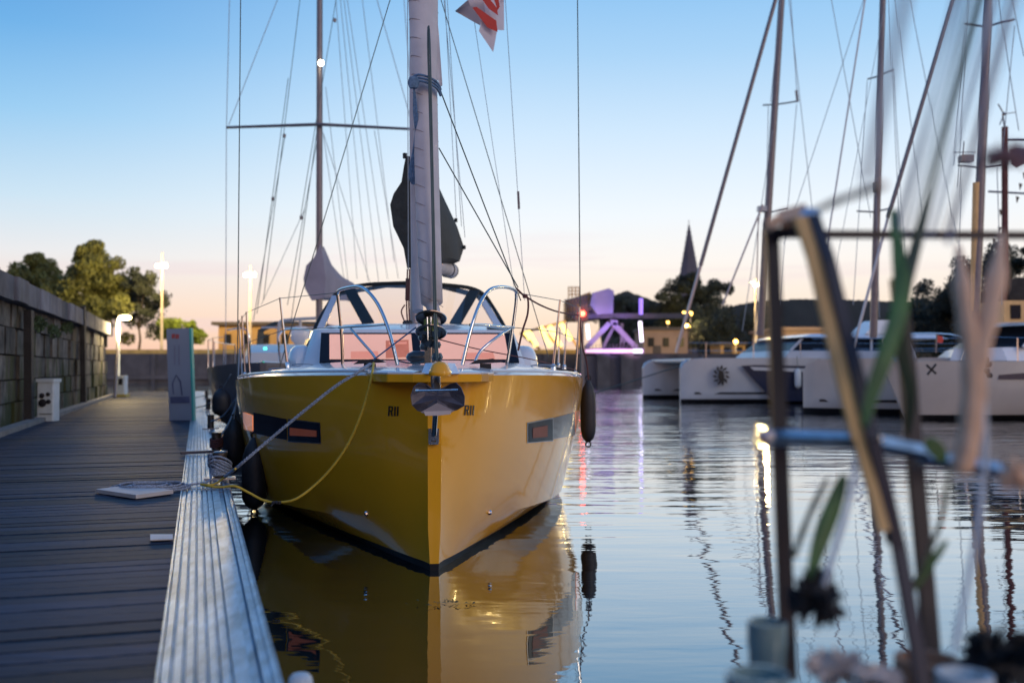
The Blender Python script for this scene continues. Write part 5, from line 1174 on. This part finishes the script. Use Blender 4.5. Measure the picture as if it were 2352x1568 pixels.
for (p, q) in (((1960, 700), (1992, 185)), ((2080, 620), (2052, 165)), ((2075, 700), (2040, -20)), ((2120, 500), (2055, -10)), ((2200, 560), (2090, 0)), ((1800, 560), (1990, -20)), ((2000, 500), (1908, -10)), ((2020, 730), (2012, 440))): gst(p, q, .012, 'halyard', cat2, 'stay', 33)
gst((1960, 800), (2040, 500), .05, 'hullwhite', cat2, 'furled_genoa', 31.5); gst((2040, 500), (2196, -20), .075, 'darkmast', cat2, 'furled_genoa', 31.5)
dm3 = 29.5
mastline(y3, (2238, 750), (2275, -120), dm3, .15, .12)
b = MB(); b.tube(PS([(2236, 750, dm3), (2244, 420, dm3)]), .12, 10); b.build('mast_foot', 'wood', y3, True)
spr(y3, [(2215, 55), (2262, 62), (2330, 45)], dm3, .035); spr(y3, [(2200, 380), (2250, 385), (2300, 378)], dm3, .03)
b = MB(); b.box(P(2218, 365, dm3 - .2), .34, .3, .2); b.build('radar_dome', 'darkmast', y3)
b = MB(); b.tube(PS([(2212, 355, dm3), (2214, 325, dm3)]), .02, 5); b.tube(PS([(2190, 350, dm3), (2240, 350, dm3)]), .015, 5); b.build('aerial', 'darkmast', y3, True)
for (p, q) in (((2200, 700), (2208, 380)), ((2190, 380), (2216, 60)), ((2340, 300), (2290, -20)), ((2200, 430), (2225, -20)), ((2300, 700), (2290, 380)), ((2330, 60), (2300, 380)), ((2352, 130), (2320, -20))): gst(p, q, .013, 'halyard', y3, 'stay', dm3)
# ketch behind: small mast with wind turbine, gaff flags
kz = thing('ketch', P(2330, 850, 36) * 1.0, 'dark ketch partly cut off at the right edge with brown deckhouse', 'sailing boat')
kz.location.z = 0
def KB(x0, x1, y0, y1, d, dep, name, m_):
    a = P(x0, y0, d); c = P(x1, y1, d); b = MB(); b.box(((a.x + c.x) / 2, d + dep / 2, (a.z + c.z) / 2), abs(c.x - a.x), dep, abs(a.z - c.z)); return b.build(name, m_, kz)
b = MB(); b.loft([[P(x, y, d) for x, y, d in ((2180, 830, 36), (2182, 885, 36), (2182, 885, 37), (2180, 830, 37))], [P(x, y, d) for x, y, d in ((2230, 830, 34.5), (2232, 895, 34.5), (2232, 895, 38.5), (2230, 830, 38.5))], [P(x, y, d) for x, y, d in ((2480, 830, 34.5), (2480, 895, 34.5), (2480, 895, 38.5), (2480, 830, 38.5))]]); b.build('hull', 'navy', kz)
KB(2305, 2450, 690, 740, 35.5, 2, 'deckhouse', 'wood'); KB(2290, 2450, 740, 832, 35.5, 2, 'lower_cabin', 'hullwhite'); KB(2318, 2450, 640, 690, 35.8, 1.6, 'rolled_awning', 'timber'); KB(2322, 2345, 700, 732, 35.46, .1, 'cabin_window', 'darkglass')
mastline(kz, (2308, 730), (2308, 292), 36, .11, .11, 'ropebrown'); 
b = MB(); c = P(2306, 262, 36); 
for a_ in (R_(120), R_(8), R_(248)): b.beam(c, c + V((math.cos(a_) * .42, 0, math.sin(a_) * .42)), .06, .02, side=V((0, 1, 0)))
b.ball(c, .07, 8); b.tube([c + V((0, .1, 0)), P(2308, 295, 36)], .03, 6); b.build('wind_generator', 'darkmast', kz)
b = MB(); b.tube(PS([(2270, 440, 36), (2360, 445, 36)]), .04, 5); b.build('spreader', 'darkmast', kz, True)
b = MB(); b.tube(PS([(2308, 322, 36), (2365, 322, 36)]), .05, 5); b.build('gaff', 'darkmast', kz, True)
b = MB()
for i, (x, y) in enumerate(((2352, 350), (2349, 395), (2340, 420), (2333, 450), (2295, 480), (2292, 520), (2280, 545))): b.ngon([P(x, y, 35.8), P(x + 9, y + 3, 35.8), P(x + 2, y + 18, 35.8)])
t = tag(b.build('bunting', 'letter', None), 'string of small dark pennants beside the ketch mast', 'bunting')
b = MB(); b.ngon([P(2365, 340, 35.5), P(2322, 345, 35.5), P(2322, 375, 35.6), P(2335, 385, 35.6), P(2365, 368, 35.5)]); tag(b.build('furled_flag', mat('dull_red_flag', (.16, .09, .11), .8)), 'dull reddish flag flying behind the ketch mast', 'flag')

# ================================================================== foreground: folding stand with dried flowers, on a finger pontoon
fp = thing('finger_pontoon', V((1.2, 2.1, 0)), 'small wooden finger pontoon under the folding stand', 'pontoon')
b = MB()
for k in range(14): b.box((1.25, 1.2 + k * .145, .36), 1.5, .135, .03)
b.build('planking', 'plank', fp); b = MB(); b.box((1.25, 2.15, .17), 1.4, 1.95, .34); b.build('float', 'timber', fp)
fs = thing('folding_stand', V((.9, 2.0, .375)), 'blurred folding stand of dark bars and a tan strut in the near foreground', 'stand')
def FB(pts, wd, th, name, m_, par=fs):
    b = MB(); q = PS(pts)
    for i in range(len(q) - 1): b.beam(q[i], q[i + 1], wd, th)
    return b.build(name, m_, par)
FB([(1771, 525, 2.05), (1783, 800, 2.02), (1812, 1560, 1.95)], .028, .02, 'leg', 'darkbar')
FB([(1762, 520, 2.0), (1790, 505, 2.0), (1855, 487, 1.98)], .022, .03, 'top_joint', 'reed')
FB([(1778, 540, 2.02), (1848, 520, 2.0)], .016, .02, 'top_joint', 'darkbar')
FB([(1838, 500, 1.9), (1868, 590, 1.88), (1908, 760, 1.85), (1972, 1010, 1.8)], .024, .014, 'strut', 'wood')
FB([(1972, 1010, 1.8), (2030, 1220, 1.77)], .018, .014, 'strut', 'wood')
FB([(1866, 497, 1.9), (1903, 600, 1.87), (1950, 790, 1.84), (2005, 1010, 1.79), (2065, 1260, 1.78), (2125, 1600, 1.72)], .022, .018, 'strut', mat('navy_painted_bar', (.01, .016, .04), .4))
FB([(2062, 640, 2.1), (2085, 850, 2.08), (2105, 1100, 2.05), (2128, 1350, 2.02), (2150, 1620, 1.98)], .03, .02, 'leg', 'darkbar')
FB([(1780, 538, 2.2), (2440, 541, 2.25)], .018, .018, 'top_bar', 'darkbar')
FB([(1738, 1003, 1.92), (2010, 1012, 1.9)], .034, .02, 'shelf_rail', 'alu')
FB([(2005, 1015, 1.9), (2125, 1040, 1.95)], .032, .02, 'shelf_rail', 'alu')
FB([(2120, 1048, 1.95), (2300, 1080, 2.0)], .028, .02, 'shelf_rail', 'alu')
M['knob'] = mat('pale_metal_knob', (.5, .45, .46), .3, .6)
b = MB(); b.ball(P(1999, 1012, 1.86), .022, 12); b.build('hinge_knob', 'knob', fs, True)
b = MB(); b.ball(P(1757, 1003, 1.88), .019, 10); b.build('hinge_knob', 'knob', fs, True)
b = MB(); b.ball(P(1862, 500, 1.93), .022, 10); b.build('hinge_knob', 'alu', fs, True)
def blade(name, pts, wmax, m_, label, cat='leaf', grp='leaves and stems on the stand'):
    q = spline([P(*p) for p in pts], 6); n = len(q); rows = []
    for i, p in enumerate(q):
        t_ = (q[min(i + 1, n - 1)] - q[max(i - 1, 0)]).normalized(); s = t_.cross(V((0, 1, 0))).normalized(); u = i / (n - 1)
        wd = wmax * math.sin(math.pi * min(1, max(.06, u * .93 + .05))) ** .6
        rows.append([p - s * wd / 2, p + V((0, .006, 0)), p + s * wd / 2])
    b = MB(); b.quadgrid(rows); o = b.build(name, m_, None, True)
    so_ = o.modifiers.new('solid', 'SOLIDIFY'); so_.thickness = .0015
    return tag(o, label, cat, grp)
blade('long_leaf', [(2052, 480, 1.9), (2065, 580, 1.85), (2070, 690, 1.8), (2040, 800, 1.75), (2005, 900, 1.72), (1985, 980, 1.7)], .033, 'greenleaf', 'broad green leaf blade hanging left of the dark leg')
blade('long_leaf', [(2140, 430, 1.9), (2105, 560, 1.86), (2075, 680, 1.82), (2070, 800, 1.82), (2092, 900, 1.84), (2085, 1000, 1.86)], .028, 'darkgreen', 'dark green leaf crossing in front of the dark leg')
blade('long_leaf', [(1940, 1090, 1.8), (1915, 1160, 1.78), (1885, 1240, 1.76), (1860, 1330, 1.74)], .034, 'greenleaf', 'short bright green leaf below the pale rail')
blade('long_leaf', [(2175, 1240, 1.8), (2140, 1290, 1.8), (2095, 1350, 1.8), (2070, 1380, 1.8)], .018, 'greenleaf', 'thin green leaf beside the lower dark leg')
blade('long_leaf', [(2060, 1170, 1.8), (2040, 1200, 1.8), (2040, 1250, 1.8)], .016, 'darkgreen', 'tiny curled leaf between strut and leg')
blade('long_leaf', [(2125, 1010, 1.8), (2150, 1030, 1.8), (2170, 1060, 1.8)], .03, 'greenleaf', 'small green leaf at the end of the pale rail')
def stalk(pts, r, m_, label, name='dry_stalk'):
    q_ = spline([P(*p) for p in pts], 6); n_ = len(q_); b = MB(); b.tube(q_, [r * min(1, .12 + 5 * i / n_, .3 + 6 * (n_ - i) / n_) * (1 + .1 * math.sin(i * 1.7)) for i in range(n_)], 9, flat=.9); tag(b.build(name, m_, None, True), label, 'stalk', 'dried stalks on the stand')
stalk([(2200, 560, 1.62), (2215, 700, 1.58), (2232, 850, 1.56), (2222, 1000, 1.55), (2200, 1085, 1.55)], .0165, 'reed', 'broad beige dried stalk, left one of the crossing pair')
stalk([(2303, 530, 1.62), (2280, 680, 1.58), (2248, 820, 1.56), (2235, 950, 1.56), (2215, 1085, 1.56)], .0165, 'reed', 'broad beige dried stalk, right one of the crossing pair')
stalk([(1868, 485, 1.5), (1940, 455, 1.4), (2030, 425, 1.25)], .006, 'reed', 'pale twig sticking up from the top of the tan strut')
stalk([(2180, 1060, 1.8), (2165, 1180, 1.8), (2120, 1300, 1.8), (2075, 1390, 1.8)], .005, 'cordolive', 'thin curved green stem right of the lower leg')
stalk([(1968, 1040, 1.8), (1950, 1150, 1.78), (1905, 1300, 1.75), (1890, 1350, 1.75)], .006, 'cordwhite', 'pale stem running down to the black seed head')
stalk([(1905, 1090, 1.8), (1860, 1180, 1.78), (1822, 1280, 1.76)], .006, 'cordolive', 'green stem beside the left dark leg')
stalk([(2262, 850, 1.6), (2260, 1090, 1.58), (2230, 1300, 1.56), (2190, 1500, 1.55)], .005, 'cordwhite', 'pale blurred stalk hanging at the lower right')
# cords running up out of frame
for (p, q, r, m_, lb) in (((2105, 560, 1.75), (2262, -40, 1.7), .005, 'cordolive', 'olive cane rising steeply out of the top of the picture'), ((2060, 520, 1.5), (2212, -40, 1.45), .0028, 'cordblue', 'faded blue cord left of the olive cane'), ((2085, 540, 1.4), (2238, -40, 1.35), .002, 'cordwhite', 'white cord just left of the olive cane'),
                          ((2135, 540, 1.4), (2296, -40, 1.35), .002, 'cordwhite', 'white cord just right of the olive cane'), ((2175, 560, 1.5), (2335, -60, 1.45), .0032, 'cordblue', 'faded blue cord right of the olive cane'), ((1990, 420, .95), (2090, -60, .9), .005, 'cordwhite', 'very blurred pale cord farthest left')):
    b = MB(); b.tube([P(*p), P(*q)], r, 7); tag(b.build('cord', m_, None, True), lb, 'cord', 'cords and canes rising from the stand')
ORD = ('first', 'second', 'third', 'fourth', 'fifth', 'sixth', 'seventh', 'eighth')
for k in range(8):
    x0 = 2068 + k * 16 + random.uniform(-4, 4); x1 = x0 + 135 + k * 6; dd = random.uniform(1.1, 1.5)
    m_ = ('cordwhite', 'cordblue', 'greenleaf', 'cordblue', 'cordwhite', 'cordblue', 'reed', 'cordwhite')[k]
    cn = ('white', 'blue', 'green', 'blue', 'white', 'blue', 'tan', 'white')[k]
    b = MB(); b.tube(spline([P(x0, 545 + random.uniform(-10, 20), dd + .1), P((x0 + x1) / 2 + random.uniform(-6, 6), 250, dd), P(x1, -50, dd - .03)], 5), random.uniform(.0013, .0022), 6)
    tag(b.build('strand', m_, None, True), 'thin blurred %s strand, %s from the left in the fan at the top right' % (cn, ORD[k]), 'strand', 'fan of thin blurred strands')
def petals(c, r, n, m_, name, label, sq=(1, 1, 1), cat='flower'):
    b = MB(); c = V(c); b.ball(c, r * .6, 10, sq=sq, jit=.15)
    for _ in range(n):
        d = V((random.gauss(0, 1), random.gauss(0, 1), random.gauss(0, 1))).normalized(); d = V((d.x * sq[0], d.y * sq[1], d.z * sq[2])); e = d.orthogonal().normalized() * r * .35; p = c + d * r * .5
        b.ngon([p - e * .5, p + d * r * .3 - e * .6, p + d * r * .62, p + d * r * .3 + e * .6, p + e * .5])
    return tag(b.build(name, m_, None, True), label, cat)
petals(P(1873, 1372, 1.75), .048, 60, 'darkflower', 'seed_head', 'black drooping seed head beside the left dark leg', (1, .8, 1.1))
petals(P(1905, 1405, 1.75), .028, 30, 'darkflower', 'seed_head', 'smaller black seed head fused low on the right of the drooping one')
petals(P(2296, 1515, 1.8), .066, 90, 'darkflower', 'dark_bloom', 'large dark dried bloom in the bottom right corner', (1, .8, 1))
petals(P(2335, 1092, 1.6), .030, 40, 'reed', 'dry_bloom', 'orange-beige dried bloom at the right edge')
petals(P(2310, 360, 1.35), .030, 40, mat('dusky_petals', (.2, .12, .13), .8), 'dry_bloom', 'dusky red-brown bloom high at the right edge', (1.2, .8, .7))
petals(P(1920, 1530, 1.8), .045, 60, 'bone', 'pale_bloom', 'pale peach bloom at the bottom between the legs', (1.2, .8, .8))
petals(P(2010, 1560, 1.75), .04, 60, 'bone', 'pale_bloom', 'cream bloom at the bottom beside the tan strut', (1.2, .8, .7))
def pot(x, ytop, d, r, m_, label):
    c = P(x, ytop, d); h = c.z - .375; c = V((c.x, c.y, .375)); t = thing('flower_pot', c, label, 'flower pot', 'flower pots under the stand')
    b = MB(); b.lathe(c, [(r * .7, 0), (r * .8, h * .3), (r * .95, h * .8), (r, h * .9), (r * 1.06, h * .92), (r * 1.06, h), (r * .9, h), (r * .85, h * .93)], 20); b.build('pot', m_, t, True)
    b = MB(); b.lathe(c + V((0, 0, h * .90)), [(r * .88, 0), (r * .6, .01), (.005, .015)], 16); b.build('soil', 'timber', t, True); return t
pot(1762, 1425, 1.95, .036, 'glazed', 'tall slim pale teal jar by the left dark leg')
pot(1740, 1545, 1.7, .05, 'glazed', 'squat pale teal pot in front of the slim jar')
pot(2130, 1510, 1.85, .055, 'terracotta', 'terracotta pot behind the foot of the right leg')
pot(2215, 1545, 1.75, .045, 'boxwhite', 'small white pot between terracotta pot and dark bloom')
